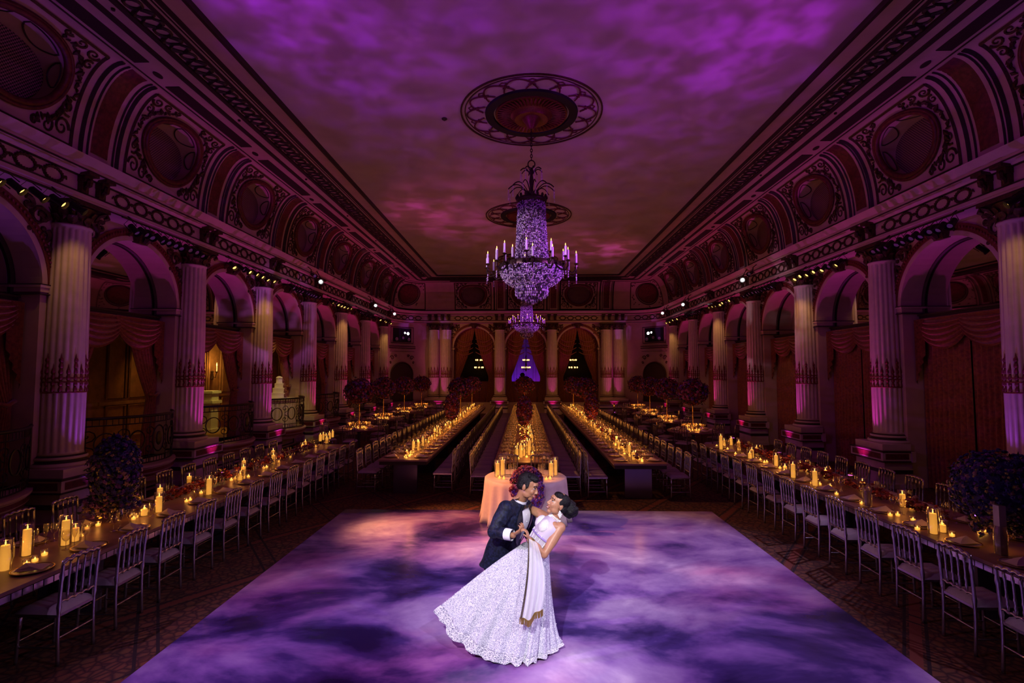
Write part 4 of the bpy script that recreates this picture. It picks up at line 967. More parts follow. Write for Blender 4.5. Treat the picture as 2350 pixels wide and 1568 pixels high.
def setting(x, y, rz, where, glasses=1, pos=None):
    c, s = cos(rz), sin(rz)      # local +x points to the table middle
    OCC.append((x, y, .165))
    p = thing('charger_plate', f'gilt rimmed plate on {where}, {pos}' if pos else f'gilt rimmed white plate on the {where}', 'plate', (x, y, TZ), rz, f'plates on the {where}'); obj('dish', plate_me, p); obj('rim', rim_me, p)
    nk = tag(obj('napkin', nap_me, None, (x, y, TZ + .004), rz + rnd.uniform(-.4, .4)), f'folded ivory napkin on {where}, {pos}' if pos else f'folded ivory napkin on a plate of the {where}', 'napkin', f'napkins on the {where}')
    for g in range(glasses):
        dx, dy = ((.165, -.135), (.205, -.045), (.195, .07))[g]
        OCCG.append(tag(obj('wine_glass' if g % 2 == 0 else 'champagne_glass', wine_me if g % 2 == 0 else flute_me, None, (x + dx * c - dy * s, y + dx * s + dy * c, TZ)), (f'wine glass on {where}, {pos}' if pos and glasses == 1 else f'slender champagne glass on {where}, {pos}' if pos and g == 1 else f'{"rounded wine" if g % 2 == 0 else "slender champagne"} glass on {where}, {pos}' if pos else f'rounded wine glass standing behind a plate on the {where}'), 'glass', f'{"wine" if g % 2 == 0 else "champagne"} glasses on the {where}'))
# ---- candles
b = MB(); b.lathe([(.001, 0), (.004, .010), (.007, .020), (.0042, .035), (.001, .052)], 8); flame_me = b.mesh('flame', M['flame'], True); b.map(lambda x, y, z: (x * .9, y * .9, z * .55)); vflame_me = b.mesh('flame', M['flame'], True)
WAXC = {}
def free(loc, r, hw=.55):
    x, y, z = loc
    for k in range(60):
        if all((x - a) ** 2 + (y - b_) ** 2 > (r + q) ** 2 for a, b_, q in OCC): break
        ang = 2.4 * k; x = loc[0] + .012 * k * cos(ang); y = loc[1] + .02 * k * sin(ang)
    OCC.append((x, y, r)); return (x, y, z)
def candle(loc, h, where, r=.036, light=2.2, lit=True):
    h = round(max(.06, h) / .03) * .03; key = (h, r)
    if key not in WAXC:
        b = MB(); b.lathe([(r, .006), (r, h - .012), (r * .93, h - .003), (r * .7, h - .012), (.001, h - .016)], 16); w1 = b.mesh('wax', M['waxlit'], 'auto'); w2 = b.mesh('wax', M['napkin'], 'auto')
        b = MB(); b.lathe([(.001, .003), (r + .018, .003), (r + .022, .008), (r + .022, h + .055), (r + .019, h + .055), (r + .019, .012)], 20, cap=False); g = b.mesh('glass_cylinder', M['glass'], True)
        b = MB(); b.tube([(0, 0, h - .02), (.001, 0, h + .012)], .0015, 4); k = b.mesh('wick', M['dark']); WAXC[key] = (w1, w2, g, k)
    w1, w2, g, k = WAXC[key]; loc = free(loc, r + .026)
    t = thing('pillar_candle', f'{"lit" if lit else "unlit"} ivory pillar candle in a glass cylinder on the {where}', 'candle', loc, rnd.random() * 6, f'{"lit" if lit else "unlit"} pillar candles on the {where}')
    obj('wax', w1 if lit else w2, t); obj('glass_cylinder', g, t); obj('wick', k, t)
    if lit: obj('flame', flame_me, t, (0, 0, h - .004))
    if lit and light: point('candle_light', (loc[0], loc[1], loc[2] + h + .05), CNDL, light, .02)
b = MB(); b.lathe([(.026, .0), (.030, .004), (.034, .062), (.031, .062), (.027, .006)], 12, cap=False); cup_me = b.mesh('cup', M['glass'], True)
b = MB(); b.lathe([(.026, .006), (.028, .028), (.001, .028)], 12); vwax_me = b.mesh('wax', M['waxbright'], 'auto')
def votive(loc, where, light=0):
    loc = free(loc, .036); lim = {WL: LT, WR: RT_}.get(where)
    if lim and not (lim[0] + .05 < loc[0] < lim[1] - .05 and loc[1] < lim[3] - .06): return
    t = thing('votive_candle', f'lit glass votive on the {where}', 'candle', loc, 0, f'votives on the {where}')
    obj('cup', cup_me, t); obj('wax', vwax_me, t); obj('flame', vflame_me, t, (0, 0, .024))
    if light: point('candle_light', (loc[0], loc[1], loc[2] + .10), CNDL, light, .02)
# ---- flowers
def fm(name, c): return pmat(name, c, .75, noise=.25, nscale=40)
M['f_navy'] = fm('navy_petals', (.05, .04, .24)); M['f_violet'] = fm('violet_petals', (.16, .05, .34)); M['f_lime'] = fm('lime_petals', (.62, .58, .14)); M['f_burg'] = fm('burgundy_petals', (.20, .018, .035))
M['f_pink'] = fm('rose_petals', (.46, .14, .20)); M['f_coral'] = fm('coral_petals', (.62, .12, .05)); M['f_leaf'] = fm('dark_leaves', (.035, .065, .02)); M['f_cream'] = fm('cream_petals', (.42, .26, .24))
def blossom(bm, c, n, r, m):
    n = Vector(n).normalized(); u = n.orthogonal().normalized(); w = n.cross(u); c = Vector(c); V = []; ph = rnd.random() * 6
    for k in range(10):
        a = ph + 2 * pi * k / 10; q = r * (1 if k % 2 else .62); V.append(c + u * (q * cos(a)) + w * (q * sin(a)) + n * (r * (.02 if k % 2 else .18)))
    for k in range(5):
        a = ph + .3 + 2 * pi * k / 5; V.append(c + u * (r * .42 * cos(a)) + w * (r * .42 * sin(a)) + n * r * .55)
    V.append(c + n * r * .30); V.append(c - n * r * .4)
    F = [(k, (k + 1) % 10, 10 + (k // 2)) for k in range(10)] + [((2 * k + 2) % 10, 10 + (k + 1) % 5, 10 + k) for k in range(5)] + [(10 + k, 10 + (k + 1) % 5, 15) for k in range(5)] + [((k + 1) % 10, k, 16) for k in range(10)]
    bm.add(V, F, m)
def leaf(bm, c, n, r, m):
    n = Vector(n).normalized(); u = n.orthogonal().normalized(); u.rotate(Quaternion(n, rnd.random() * 6)); w = n.cross(u); c = Vector(c)
    bm.add([c, c + u * r * .5 + w * r * .28 + n * r * .2, c + u * r * 1.15 + n * r * .1, c + u * r * .5 - w * r * .28 + n * r * .2], [(0, 1, 2), (0, 2, 3)], m)
def ball(bm, c, R_, cnt, weights, size, leaves=0):
    c = Vector(c); R_ = Vector(R_) if not isinstance(R_, (int, float)) else Vector((R_, R_, R_))
    for k in range(cnt):
        z = 1 - 2 * (k + .5) / cnt; a = k * 2.39996 + rnd.uniform(-.2, .2); q = sqrt(1 - z * z); n = Vector((q * cos(a), q * sin(a), z)); s_ = rnd.uniform(.80, 1.06)
        p = Vector((n.x * R_.x, n.y * R_.y, n.z * R_.z)) * s_ + c; x = rnd.random(); m = 0
        for i, w in enumerate(weights):
            if x < w: m = i; break
            x -= w
        sz = size * rnd.uniform(.7, 1.25) * (.55 if m == 1 else 1)
        blossom(bm, p, n + Vector((rnd.uniform(-.4, .4), rnd.uniform(-.4, .4), rnd.uniform(-.4, .4))), sz, m)
    for k in range(leaves):
        a = rnd.random() * 2 * pi; z = rnd.uniform(-1, 1); q = sqrt(1 - z * z); n = Vector((q * cos(a), q * sin(a), z)); p = Vector((n.x * R_.x, n.y * R_.y, n.z * R_.z)) * rnd.uniform(.9, 1.12) + c
        leaf(bm, p, n + Vector((rnd.uniform(-1, 1), rnd.uniform(-1, 1), rnd.uniform(-1, 1))), size * 1.6, len(weights))
def core(bm, c, R_, m):
    bm.ell(c, R_[0] * .84, R_[1] * .84, R_[2] * .84, 14, 9, m)
DARKF = [M['f_navy'], M['f_lime'], M['f_violet'], M['f_cream'], M['f_leaf']]; ROSEF = [M['f_burg'], M['f_cream'], M['f_pink'], M['f_violet'], M['f_leaf']]; RUNF = [M['f_burg'], M['f_coral'], M['f_pink'], M['f_cream'], M['f_leaf']]

# ---- long tables
def long_table(name, x0, x1, y0, y1, label, group, tiles=None):
    t = thing(name, label, 'table', ((x0 + x1) / 2, (y0 + y1) / 2, 0), 0, group); cx, cy = (x0 + x1) / 2, (y0 + y1) / 2
    b = MB(); b.box(x0 - cx, x1 - cx, y0 - cy, y1 - cy, .73, TZ); b.build('tabletop', M['satin'], t)
    b = MB(); e = .02; b.box(x0 - cx + e, x1 - cx - e, y0 - cy + e, y1 - cy - e, .655, .73); b.build('apron', M['dark'], t)
    n = max(2, round((y1 - y0) / 2.4)); b = MB(); b.box(-(x1 - x0) / 2 + .27, (x1 - x0) / 2 - .27, -.04, .04, 0, .66); lm = b.mesh('leg', M['slab'])
    for k in range(n + 1): obj('leg', lm, t, (0, y0 - cy + .3 + (y1 - y0 - .6) * k / n, 0))
    if tiles:
        xe, ya, yb = tiles; sg = 1 if xe > cx else -1
        b = MB(); b.box(-.006, .006, -.045, .045, -.028, .028); tm = b.mesh('tile', M['tile']); y = ya
        while y < yb: obj('tile', tm, t, (xe - cx - sg * .014, y - cy, .692)); y += .102
    return t
LT = (-5.65, -4.45, 3.0, 13.3); RT_ = (4.60, 5.80, 3.0, 13.6)
long_table('long_table', *LT, 'long mauve candlelit table beside the dance floor below the iron balconies', 'long tables', (LT[1], 3.9, 11))
long_table('long_table', *RT_, 'long mauve candlelit table beside the dance floor along the curtained wall', 'long tables', (RT_[0], 3.9, 11))
ML, MC, MR = (-3.13, -2.07, 11.0, 27.6), (-.63, .67, 10.75, 27.0), (1.83, 2.93, 10.65, 27.6)
WM = {'ML': 'long table between the centre table and the balconies', 'MC': 'long centre table behind the sweetheart table', 'MR': 'long table between the centre table and the curtained wall'}
long_table('long_table', *ML, 'long candlelit table between the centre table and the balcony side round tables', 'long tables')
long_table('long_table', *MC, 'long candlelit centre table directly behind the sweetheart table', 'long tables')
long_table('long_table', *MR, 'long candlelit table between the centre table and the curtain side round tables', 'long tables')
WL, WR = 'balcony side long table', 'curtain side long table'
nL = 13
for k in range(nL):
    y = 4.87 + .635 * k; j = nL - k
    chair(-4.42, y, pi, f'silver chair on dance floor side of {WL}, {ORD[j]} from far end', 'chairs at the side tables'); setting(-4.67, y, pi, WL, 3, f'dance floor side, {ORD[j]} from far end')
    yb = y + .12
    chair(-5.98, yb, 0, f'silver chair between balconies and {WL}, {ORD[j]} from far end', 'chairs at the side tables'); setting(-5.43, yb, 0, WL, 3, f'wall side, {ORD[j]} from far end')
nR = 14
for k in range(nR):
    y = 4.58 + .64 * k; j = nR - k
    chair(4.42, y, 0, f'silver chair on dance floor side of {WR}, {ORD[j]} from far end', 'chairs at the side tables'); setting(4.82, y, 0, WR, 3, f'dance floor side, {ORD[j]} from far end')
    yb = y + .2
    chair(6.13, yb, pi, f'silver chair between curtains and {WR}, {ORD[j]} from far end', 'chairs at the side tables'); setting(5.58, yb, pi, WR, 3, f'wall side, {ORD[j]} from far end')
for key, T_ in (('ML', ML), ('MC', MC), ('MR', MR)):
    n = 27; nm = {'ML': 'balcony side middle table', 'MC': 'centre table', 'MR': 'curtain side middle table'}[key]
    for k in range(n):
        y = T_[2] + .38 + (T_[3] - T_[2] - .76) * k / (n - 1)
        for sg, rz, sdn in ((-1, 0, 'balcony'), (1, pi, 'curtain')):
            xe = T_[0] if sg < 0 else T_[1]
            chair(xe + sg * .30, y, rz, f'silver chair on {sdn} side of {nm}, {ORD[k + 1]} from dance floor', 'chairs at the middle tables', far=k > 5)
            setting(xe - sg * .20, y, rz, nm, 1 if k < 20 else 0, f'{sdn} side, {ORD[k + 1]} from dance floor')
# ---- round tables with their chairs
RND = [(-5.55, 17.2, 'balcony', 4), (-5.7, 20.7, 'balcony', 3), (-5.65, 24.1, 'balcony', 2), (-5.5, 27.4, 'balcony', 1), (5.45, 16.8, 'curtain', 4), (5.5, 20.0, 'curtain', 3), (5.65, 23.3, 'curtain', 2), (5.9, 26.9, 'curtain', 1)]
b = MB(); b.lathe([(.001, TZ), (.80, TZ), (.82, TZ - .02), (.80, TZ - .05), (.001, TZ - .05)], 36); rt_top = b.mesh('tabletop', M['satin'], 'auto')
b = MB(); b.lathe([(.34, 0), (.34, .03), (.06, .06), (.05, .6), (.2, .70), (.2, .715)], 16); rt_leg = b.mesh('pedestal', M['slab'], 'auto')
for (x, y, sdn, o_) in RND:
    t = thing('round_table', f'round candlelit table on the {sdn} side, {ORD[o_]} from the end wall', 'table', (x, y, 0), 0, 'round tables'); obj('tabletop', rt_top, t); obj('pedestal', rt_leg, t)
    for k in range(7):
        a = 2 * pi * (k + .5) / 7 + x; chair(x + 1.02 * cos(a), y + 1.02 * sin(a), a + pi, f'silver chair around the {sdn} side round table, {ORD[o_]} from the end wall', f'chairs of the {sdn} side round table {o_}', far=True)
        setting(x + .58 * cos(a), y + .58 * sin(a), a + pi, f'{ORD[o_]} {sdn} side round table from the stage', 0)
OCC += [(-5.18, 6.45, .16), (5.22, 5.85, .16)] + [(x, y, .13) for x, y in ((-2.6, 25.5), (-2.55, 20.5), (.02, 25.0), (2.4, 25.2), (2.45, 20.8), (.0, 16.6), (-2.6, 18.4), (2.42, 18.6))] + [(x, y, .13) for x, y, *_ in RND]
# ---- candles on the side tables, placed where the photograph shows them
PL = [(24, 1309, 1252), (14, 1292, 1262), (60, 1276, 1212), (149, 1252, 1197), (171, 1244, 1214), (364, 1176, 1139), (366, 1154, 1120), (353, 1178, 1161), (461, 1106, 1089), (496, 1131, 1095), (487, 1134, 1116),
      (558, 1099, 1070), (559, 1083, 1058), (550, 1103, 1086), (627, 1065, 1044), (637, 1051, 1033), (690, 1036, 1021), (691, 1024, 1013), (735, 1013, 997), (741, 1010, 995), (748, 1013, 998), (756, 1008, 994), (763, 1004, 990), (750, 1018, 1006)]
for u, v0, v1 in PL:
    p = on(u, v0, TZ); p.x = min(max(p.x, LT[0] + .1), LT[1] - .12); candle(p, at(u, v1, p.y).z - TZ, WL, light=.75 if u < 700 else .3)
PR = [(2334, 1290, 1236), (2143, 1226, 1178), (2163, 1222, 1207), (2072, 1164, 1135), (1980, 1128, 1108), (1906, 1098, 1081), (1882, 1122, 1088), (1837, 1077, 1062), (1831, 1100, 1069), (1810, 1086, 1076), (1774, 1071, 1047), (1737, 1038, 1027), (1726, 1051, 1033), (1696, 1034, 1015), (1678, 1022, 1006), (1654, 1030, 1000), (1662, 1024, 1010), (1719, 1052, 1040)]
for u, v0, v1 in PR:
    p = on(u, v0, TZ); p.x = max(min(p.x, RT_[1] - .1), RT_[0] + .12); candle(p, at(u, v1, p.y).z - TZ, WR, light=.75)
p = on(2008, 1172, TZ); candle(p, at(2008, 1136, p.y).z - TZ, WR, lit=False)
for u, v in ((200, 1215), (225, 1208), (186, 1232), (283, 1196), (290, 1193), (335, 1183), (345, 1179), (428, 1153), (436, 1150), (465, 1132), (476, 1128), (531, 1104), (540, 1100), (570, 1096), (605, 1076), (612, 1074), (640, 1062), (666, 1050), (700, 1036), (708, 1032), (725, 1026), (60, 1300), (80, 1290), (102, 1276)):
    p = on(u, v, TZ); p.x = min(max(p.x, LT[0] + .08), LT[1] - .1); votive(p, WL, .25 if rnd.random() < .45 else 0)
for u, v in ((2118, 1208), (2112, 1210), (2250, 1228), (2262, 1222), (2092, 1168), (2043, 1185), (2055, 1183), (1978, 1158), (1988, 1157), (1920, 1136), (1905, 1118), (1893, 1120), (1860, 1110), (1852, 1082), (1800, 1083), (1790, 1076), (1760, 1062), (1752, 1062), (1745, 1058), (1735, 1055), (1705, 1046), (1688, 1043), (1670, 1032), (1645, 1025), (1650, 1018), (2185, 1232), (2300, 1262)):
    p = on(u, v, TZ); p.x = max(min(p.x, RT_[1] - .08), RT_[0] + .1); votive(p, WR, .25 if rnd.random() < .45 else 0)
for wh in (WL, WR):
    cs = sorted([o for o in col.objects if o.name.startswith('pillar_candle') and o.get('group') == f'lit pillar candles on the {wh}'], key=lambda o: -o.location.y)
    for i, o in enumerate(cs): o['label'] = f'lit ivory pillar candle in glass on the {wh}, {ORD[i + 1]} from far end'
    cs = sorted([o for o in col.objects if o.name.startswith('votive_candle') and o.get('group') == f'votives on the {wh}'], key=lambda o: -o.location.y)
    for i, o in enumerate(cs): o['label'] = f'lit glass votive on the {wh}, {ORD[i + 1]} from far end'
# ---- candles on the middle and round tables
for key, T_, seed in (('ML', ML, 1), ('MC', MC, 2), ('MR', MR, 3)):
    nm = {'ML': 'balcony side middle table', 'MC': 'centre table', 'MR': 'curtain side middle table'}[key]; rr = random.Random(seed); cx = (T_[0] + T_[1]) / 2; cw = .18 if key == 'MC' else .08
    y = T_[2] + .5; i = 0
    while y < T_[3] - .4:
        for q in range(2 if i % 3 else 1):
            candle((cx + rr.uniform(-1, 1) * cw, y + rr.uniform(-.18, .18), TZ), rr.choice((.09, .12, .15, .21)), nm, light=0, r=.034)
        for q in range(3): votive((cx + rr.uniform(-1, 1) * cw, y + rr.uniform(-.4, .4), TZ), nm)
        point('candle_light', (cx + .05, y, TZ + .24), CNDL, 3.0, .05)
        y += .95 if i % 2 else .8; i += 1
    if key == 'MC':
        for q in range(9): candle((cx + rr.uniform(-.18, .14), T_[2] + .55 + rr.uniform(0, .9), TZ), rr.choice((.15, .21, .27, .33)), nm, light=0)
        point('candle_light', (cx - .05, T_[2] + 1.0, TZ + .42), CNDL, 3, .05)
for (x, y, sdn, o_) in RND:
    nm = f'{ORD[o_]} {sdn} side round table from the stage'
    for k in range(9):
        a = 2 * pi * k / 9; q = rnd.uniform(.15, .21); votive((x + q * cos(a), y + q * sin(a), TZ), nm)
    point('candle_light', (x - .2, y - .22, TZ + .16), CNDL, 2.2, .06); point('candle_light', (x + .2, y + .2, TZ + .16), CNDL, 2.2, .06)
# ---- the rest of the glasses and votives on the far tables, too many to count
M['glint'] = glass('gold_lit_glass', (.92, .84, .74), .42, .08)  # warm tint puts candlelit gold into the glass colour
def wine_lathe(bm, x, y, q=1.0):
    bm.lathe([(.030, .002), (.005, .006), (.004, .085), (.024, .10), (.037, .14), (.033, .19)], 8, (x, y, 0), cap=False)
for key, T_, seed in (('ML', ML, 21), ('MC', MC, 22), ('MR', MR, 23)):
    nm = {'ML': 'balcony side middle table', 'MC': 'centre table', 'MR': 'curtain side middle table'}[key]; rr = random.Random(seed); cx, cy = (T_[0] + T_[1]) / 2, (T_[2] + T_[3]) / 2
    gm, cm_, wm_ = MB(), MB(), MB(); n = 27
    for k in range(n):
        y = T_[2] + .38 + (T_[3] - T_[2] - .76) * k / (n - 1) - cy
        for sg in (-1, 1):
            hw = (T_[1] - T_[0]) / 2
            for dx, dy in ((.12, .29), (.20, .32), (.28, .29)): wine_lathe(gm, sg * (hw - dx) + rr.uniform(-.01, .01), y + dy + rr.uniform(-.01, .01))
    t = thing('glassware', f'rows of small glasses crowding the {nm}', 'glasses', (cx, cy, TZ), 0, 'glassware on the middle tables'); t['kind'] = 'stuff'; stuff(gm.build('glasses', M['glint'], t, True))
    for k in range(90):
        x, y, _ = free((cx + rr.uniform(-1, 1) * (.19 if key == 'MC' else .085), rr.uniform(T_[2] + .25, T_[3] - .3), 0), .028); x -= cx; y -= cy
        if abs(x) > (.21 if key == 'MC' else .10): continue
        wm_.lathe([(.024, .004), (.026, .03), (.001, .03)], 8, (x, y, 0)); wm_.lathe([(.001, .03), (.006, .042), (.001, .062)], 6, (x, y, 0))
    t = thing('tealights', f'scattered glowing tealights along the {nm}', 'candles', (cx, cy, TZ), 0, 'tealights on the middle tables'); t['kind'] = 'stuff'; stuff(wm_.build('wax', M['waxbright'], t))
for (x, y, sdn, o_) in RND:
    gm = MB()
    for k in range(21): a = 2 * pi * k / 21; q = .29 + .03 * (k % 3); wine_lathe(gm, q * cos(a), q * sin(a))
    t = thing('glassware', f'ring of small glasses on the {ORD[o_]} {sdn} side round table from the stage', 'glasses', (x, y, TZ), 0, 'glassware on the round tables'); t['kind'] = 'stuff'; stuff(gm.build('glasses', M['glint'], t, True))
# ---- tall arrangements
b = MB(); b.lathe([(.11, 0), (.11, .012), (.03, .03), (.018, .1), (.016, .75), (.03, .95), (.06, 1.02), (.02, 1.02)], 14); stand_me = b.mesh('stand', M['gilt'], 'auto')
balls = []
for q in range(3):
    b = MB(); ball(b, (0, 0, 1.22), (.46, .46, .40), 520, [.46, .08, .22, .24], .054, 200); core(b, (0, 0, 1.22), (.46, .46, .40), 4)
    for k in range(10): a = 2 * pi * k / 10; b.tube([(.3 * cos(a), .3 * sin(a), .95), (.38 * cos(a), .38 * sin(a), .82)], .006, 3, m=4)
    balls.append(stuff_me := b.mesh('blossom_ball', ROSEF))
TALL = [(x, y, f'tall rose arrangement on the {s} side round table, {ORD[o_]} from the end wall') for (x, y, s, o_) in RND] + [(-2.6, 25.5, 'tall rose arrangement at the far end of the balcony side middle table'), (-2.55, 20.5, 'tall rose arrangement halfway down the balcony side middle table'), (.02, 25.0, 'tall rose arrangement on the far end of the centre table'), (2.4, 25.2, 'tall rose arrangement on the far end of the curtain side middle table'), (2.45, 20.8, 'tall rose arrangement halfway down the curtain side middle table')]
for k, (x, y, lb) in enumerate(TALL):
    t = thing('flower_arrangement', lb, 'flowers', (x, y, TZ), rnd.random() * 6, 'tall rose arrangements'); obj('stand', stand_me, t); stuff(obj('blossoms', balls[k % 3], t))
b = MB(); b.lathe([(.10, 0), (.10, .012), (.02, .03), (.016, .9), (.05, 1.0)], 12); cst_me = b.mesh('stand', M['gilt'], 'auto')
b = MB(); ball(b, (0, 0, .62), (.24, .24, .46), 560, [.52, .06, .18, .24], .046, 200); core(b, (0, 0, .62), (.24, .24, .46), 4); casc_me = b.mesh('blossom_cascade', ROSEF)
for x, y, lb in ((.0, 16.6, 'cascading dark rose column standing on the centre table'), (-2.6, 18.4, 'cascading dark rose column on the balcony side middle table'), (2.42, 18.6, 'cascading dark rose column on the curtain side middle table')):
    t = thing('flower_cascade', lb, 'flowers', (x, y, TZ), rnd.random() * 6, 'rose columns'); obj('stand', cst_me, t); stuff(obj('blossoms', casc_me, t))
# dark hydrangea towers on the side tables
b = MB(); b.box(-.035, .035, -.035, .035, 0, .50); block_me = b.mesh('vase', pmat('frosted_glass_block', (.62, .58, .66), .2, coat=.5))
b = MB(); b.lathe([(.075, 0), (.08, .008), (.055, .02), (.055, .70), (.09, .84), (.086, .84), (.05, .70), (.05, .02)], 20, cap=False); vase_me = b.mesh('vase', M['glass'], True)
for (x, y, sx, sz, lb, wh) in ((-5.18, 6.45, .26, .43, 'tower of dark blue hydrangeas with lime buds on the balcony side long table', 0), (5.22, 5.85, .42, .40, 'tower of dark blue hydrangeas with lime buds on the curtain side long table', 1)):
    t = thing('hydrangea_tower', lb, 'flowers', (x, y, TZ), 0, 'dark hydrangea towers'); obj('vase', vase_me if wh == 0 else block_me, t, None if wh == 0 else (-.30, -.33, 0))
    b = MB(); zc = .63 if wh == 0 else .60
    ball(b, (0, 0, zc), (sx, sx, sz), 1100, [.54, .16, .22, .08], .032, 300); core(b, (0, 0, zc), (sx, sx, sz), 0)
    for k in range(26):
        a = rnd.random() * 2 * pi; q = rnd.uniform(.10, .24); ball(b, (q * cos(a), q * sin(a), rnd.uniform(.13, .30)), .07, 9, [.4, .25, .25, .1], .035, 4)
    stuff(b.build('blossoms', DARKF, t))
# ---- low flower runners
def runner(name, x, y0, y1, label, seed, hw=.06, dens=130, mats=RUNF, wts=(.45, .15, .15, .05)):
    rr = random.Random(seed); near = [o_ for o_ in OCC if abs(o_[0] - x) < .4]; t = thing(name, label, 'flowers', (x, (y0 + y1) / 2, TZ), 0, 'flower runners'); b = MB(); L_ = y1 - y0
    for k in range(int(L_ * dens)):
        p = (rr.gauss(0, hw * .55), rr.uniform(-L_ / 2, L_ / 2), .04 + abs(rr.gauss(.05, .045)))
        if abs(p[0]) > hw or any((x + p[0] - a) ** 2 + ((y0 + y1) / 2 + p[1] - b_) ** 2 < (q + .045) ** 2 for a, b_, q in near): continue
        xx = rr.random(); m = 0
        for i, w in enumerate(wts):
            if xx < w: m = i; break
            xx -= w
        else: m = 0
        blossom(b, p, (rr.uniform(-.6, .6), rr.uniform(-.6, .6), 1), rr.uniform(.022, .045), m)
    stuff(b.build('blossoms', mats, t)); b = MB()
    for k in range(int(L_ * dens * .8)):
        p = (rr.gauss(0, hw * .6), rr.uniform(-L_ / 2, L_ / 2), .02 + rr.random() * .10)
        if abs(p[0]) < hw and not any((x + p[0] - a) ** 2 + ((y0 + y1) / 2 + p[1] - b_) ** 2 < (q + .065) ** 2 for a, b_, q in near): leaf(b, p, (rr.uniform(-.4, .4), rr.uniform(-.4, .4), 1), .05, 0)
    leaf(b, (0, -L_ / 2, .0), (0, 0, 1), .05, 0); stuff(b.build('foliage', M['f_leaf'], t))
runner('flower_runner', -5.12, 7.2, 12.4, 'low runner of burgundy and coral flowers on the balcony side long table', 1)
runner('flower_runner', 5.25, 6.6, 12.9, 'low runner of burgundy and coral flowers on the curtain side long table', 2)
runner('flower_runner', -2.6, 11.3, 27.2, 'low flower runner along the balcony side middle table', 3, .07, 60, [M['f_burg'], M['f_cream'], M['f_pink'], M['f_violet'], M['f_leaf']])
runner('flower_runner', .02, 12.0, 26.6, 'low flower runner along the centre table', 4, .14, 70, [M['f_burg'], M['f_violet'], M['f_pink'], M['f_cream'], M['f_leaf']])
runner('flower_runner', 2.38, 10.9, 27.2, 'low flower runner along the curtain side middle table', 5, .07, 60, [M['f_burg'], M['f_cream'], M['f_pink'], M['f_violet'], M['f_leaf']])
# ---- sweetheart table
SX, SY, SR = .02, 9.38, .74
M['satincloth'] = pmat('ivory_satin_cloth', (.74, .62, .56), .55, noise=.05)
t = thing('sweetheart_table', 'round sweetheart table under a floor length ivory satin cloth', 'table', (SX, SY, .012))
b = MB(); pr = [(.001, .755), (.60, .755), (.71, .753), (.735, .735), (.745, .66), (.755, .4), (.78, .12), (.80, .004)]
b.lathe(pr, 120, wob=lambda a, z: 1 + (.75 - min(z, .75)) * .09 * sin(a * 17 + 1.2 * sin(a * 3))); b.build('cloth', M['satincloth'], t, True)
for x, lb in ((-.33, 'silver chair at the sweetheart table on its balcony side'), (.33, 'silver chair at the sweetheart table on its curtain side')): chair(x, 10.42, -pi / 2, lb, 'chairs at the sweetheart table')
for dx, dy, h in ((-.50, -.10, .24), (-.42, .08, .27), (.46, -.06, .24), (.54, .08, .27)): candle((SX + dx, SY + dy, .768), h, 'sweetheart table', light=.6)
for dx, dy in ((-.46, -.26), (-.38, -.30), (-.22, -.42), (-.16, -.44), (.18, -.44), (.26, -.42), (.36, -.34), (.43, -.28)): votive((SX + dx, SY + dy, .768), 'sweetheart table', .25 if abs(dx) > .3 else 0)
for dx, dy in ((-.28, .05), (-.2, .12), (.26, .02), (.32, .12)): tag(obj('wine_glass', wine_me, None, (SX + dx, SY + dy, .768)), 'rounded wine glass standing on the sweetheart table', 'glass', 'wine glasses on the sweetheart table')
t = thing('rose_garland', 'crescent garland of pink and purple roses spilling over the sweetheart table front', 'flowers', (SX, SY, .77)); b = MB()
for k in range(24):
    q = k / 23; a = R(200) - R(300) * q
    p = Vector((.02 + .21 * cos(a), -.62 - .10 * sin(q * pi) * (1 if q < .6 else 1), -.02 + .24 * sin(a) - (.18 * max(0, q - .62) / .38)))
    p.y = -.60 if p.z > 0 else -.84
    ball(b, p, .07, 40, [.30, .06, .46, .18] if q < .5 else [.20, .03, .20, .57], .030, 8)
stuff(b.build('blossoms', [M['f_burg'], M['f_cream'], M['f_pink'], M['f_violet'], M['f_leaf']], t))

# glasses give way to candles and vases
for g_ in OCCG:
    x, y, z = g_.location
    if any((x - a) ** 2 + (y - b_) ** 2 < (q + .042) ** 2 for a, b_, q in OCC if q < .16) or any((x - a) ** 2 + (y - b_) ** 2 < .34 ** 2 for a, b_ in ((-5.18, 6.45), (5.22, 5.85))): bpy.data.objects.remove(g_)
# ============================================================ the dancing couple
M['skin_g'] = pmat('groom_skin', (.36, .165, .085), .45, noise=.06, nscale=40)
M['skin_b'] = pmat('bride_skin', (.43, .205, .11), .42, noise=.06, nscale=40)
M['hair'] = pmat('black_hair', (.006, .005, .006), .42, bump=.5, bscale=140, spec=.25)
def velvet():
    m, N, L, b = new_mat('navy_velvet_tuxedo'); b.inputs['Roughness'].default_value = .6; b.inputs['Specular IOR Level'].default_value = .22; b.inputs['Sheen Weight'].default_value = .03
    tc = N.new('ShaderNodeTexCoord'); n = N.new('ShaderNodeTexNoise'); n.inputs['Scale'].default_value = 45; n.inputs['Detail'].default_value = 3; L.new(tc.outputs['Object'], n.inputs['Vector'])
    r = N.new('ShaderNodeValToRGB'); r.color_ramp.elements[0].position = .42; r.color_ramp.elements[0].color = (.0035, .0045, .014, 1); r.color_ramp.elements[1].position = .62; r.color_ramp.elements[1].color = (.010, .013, .045, 1)
    L.new(n.outputs[0], r.inputs[0]); L.new(r.outputs[0], b.inputs['Base Color']); return m
M['tux'] = velvet(); M['blacksatin'] = pmat('black_satin', (.008, .008, .012), .3); M['trouser'] = pmat('black_trouser', (.008, .008, .013), .7); M['shirt'] = pmat('white_shirt', (.82, .82, .86), .6)
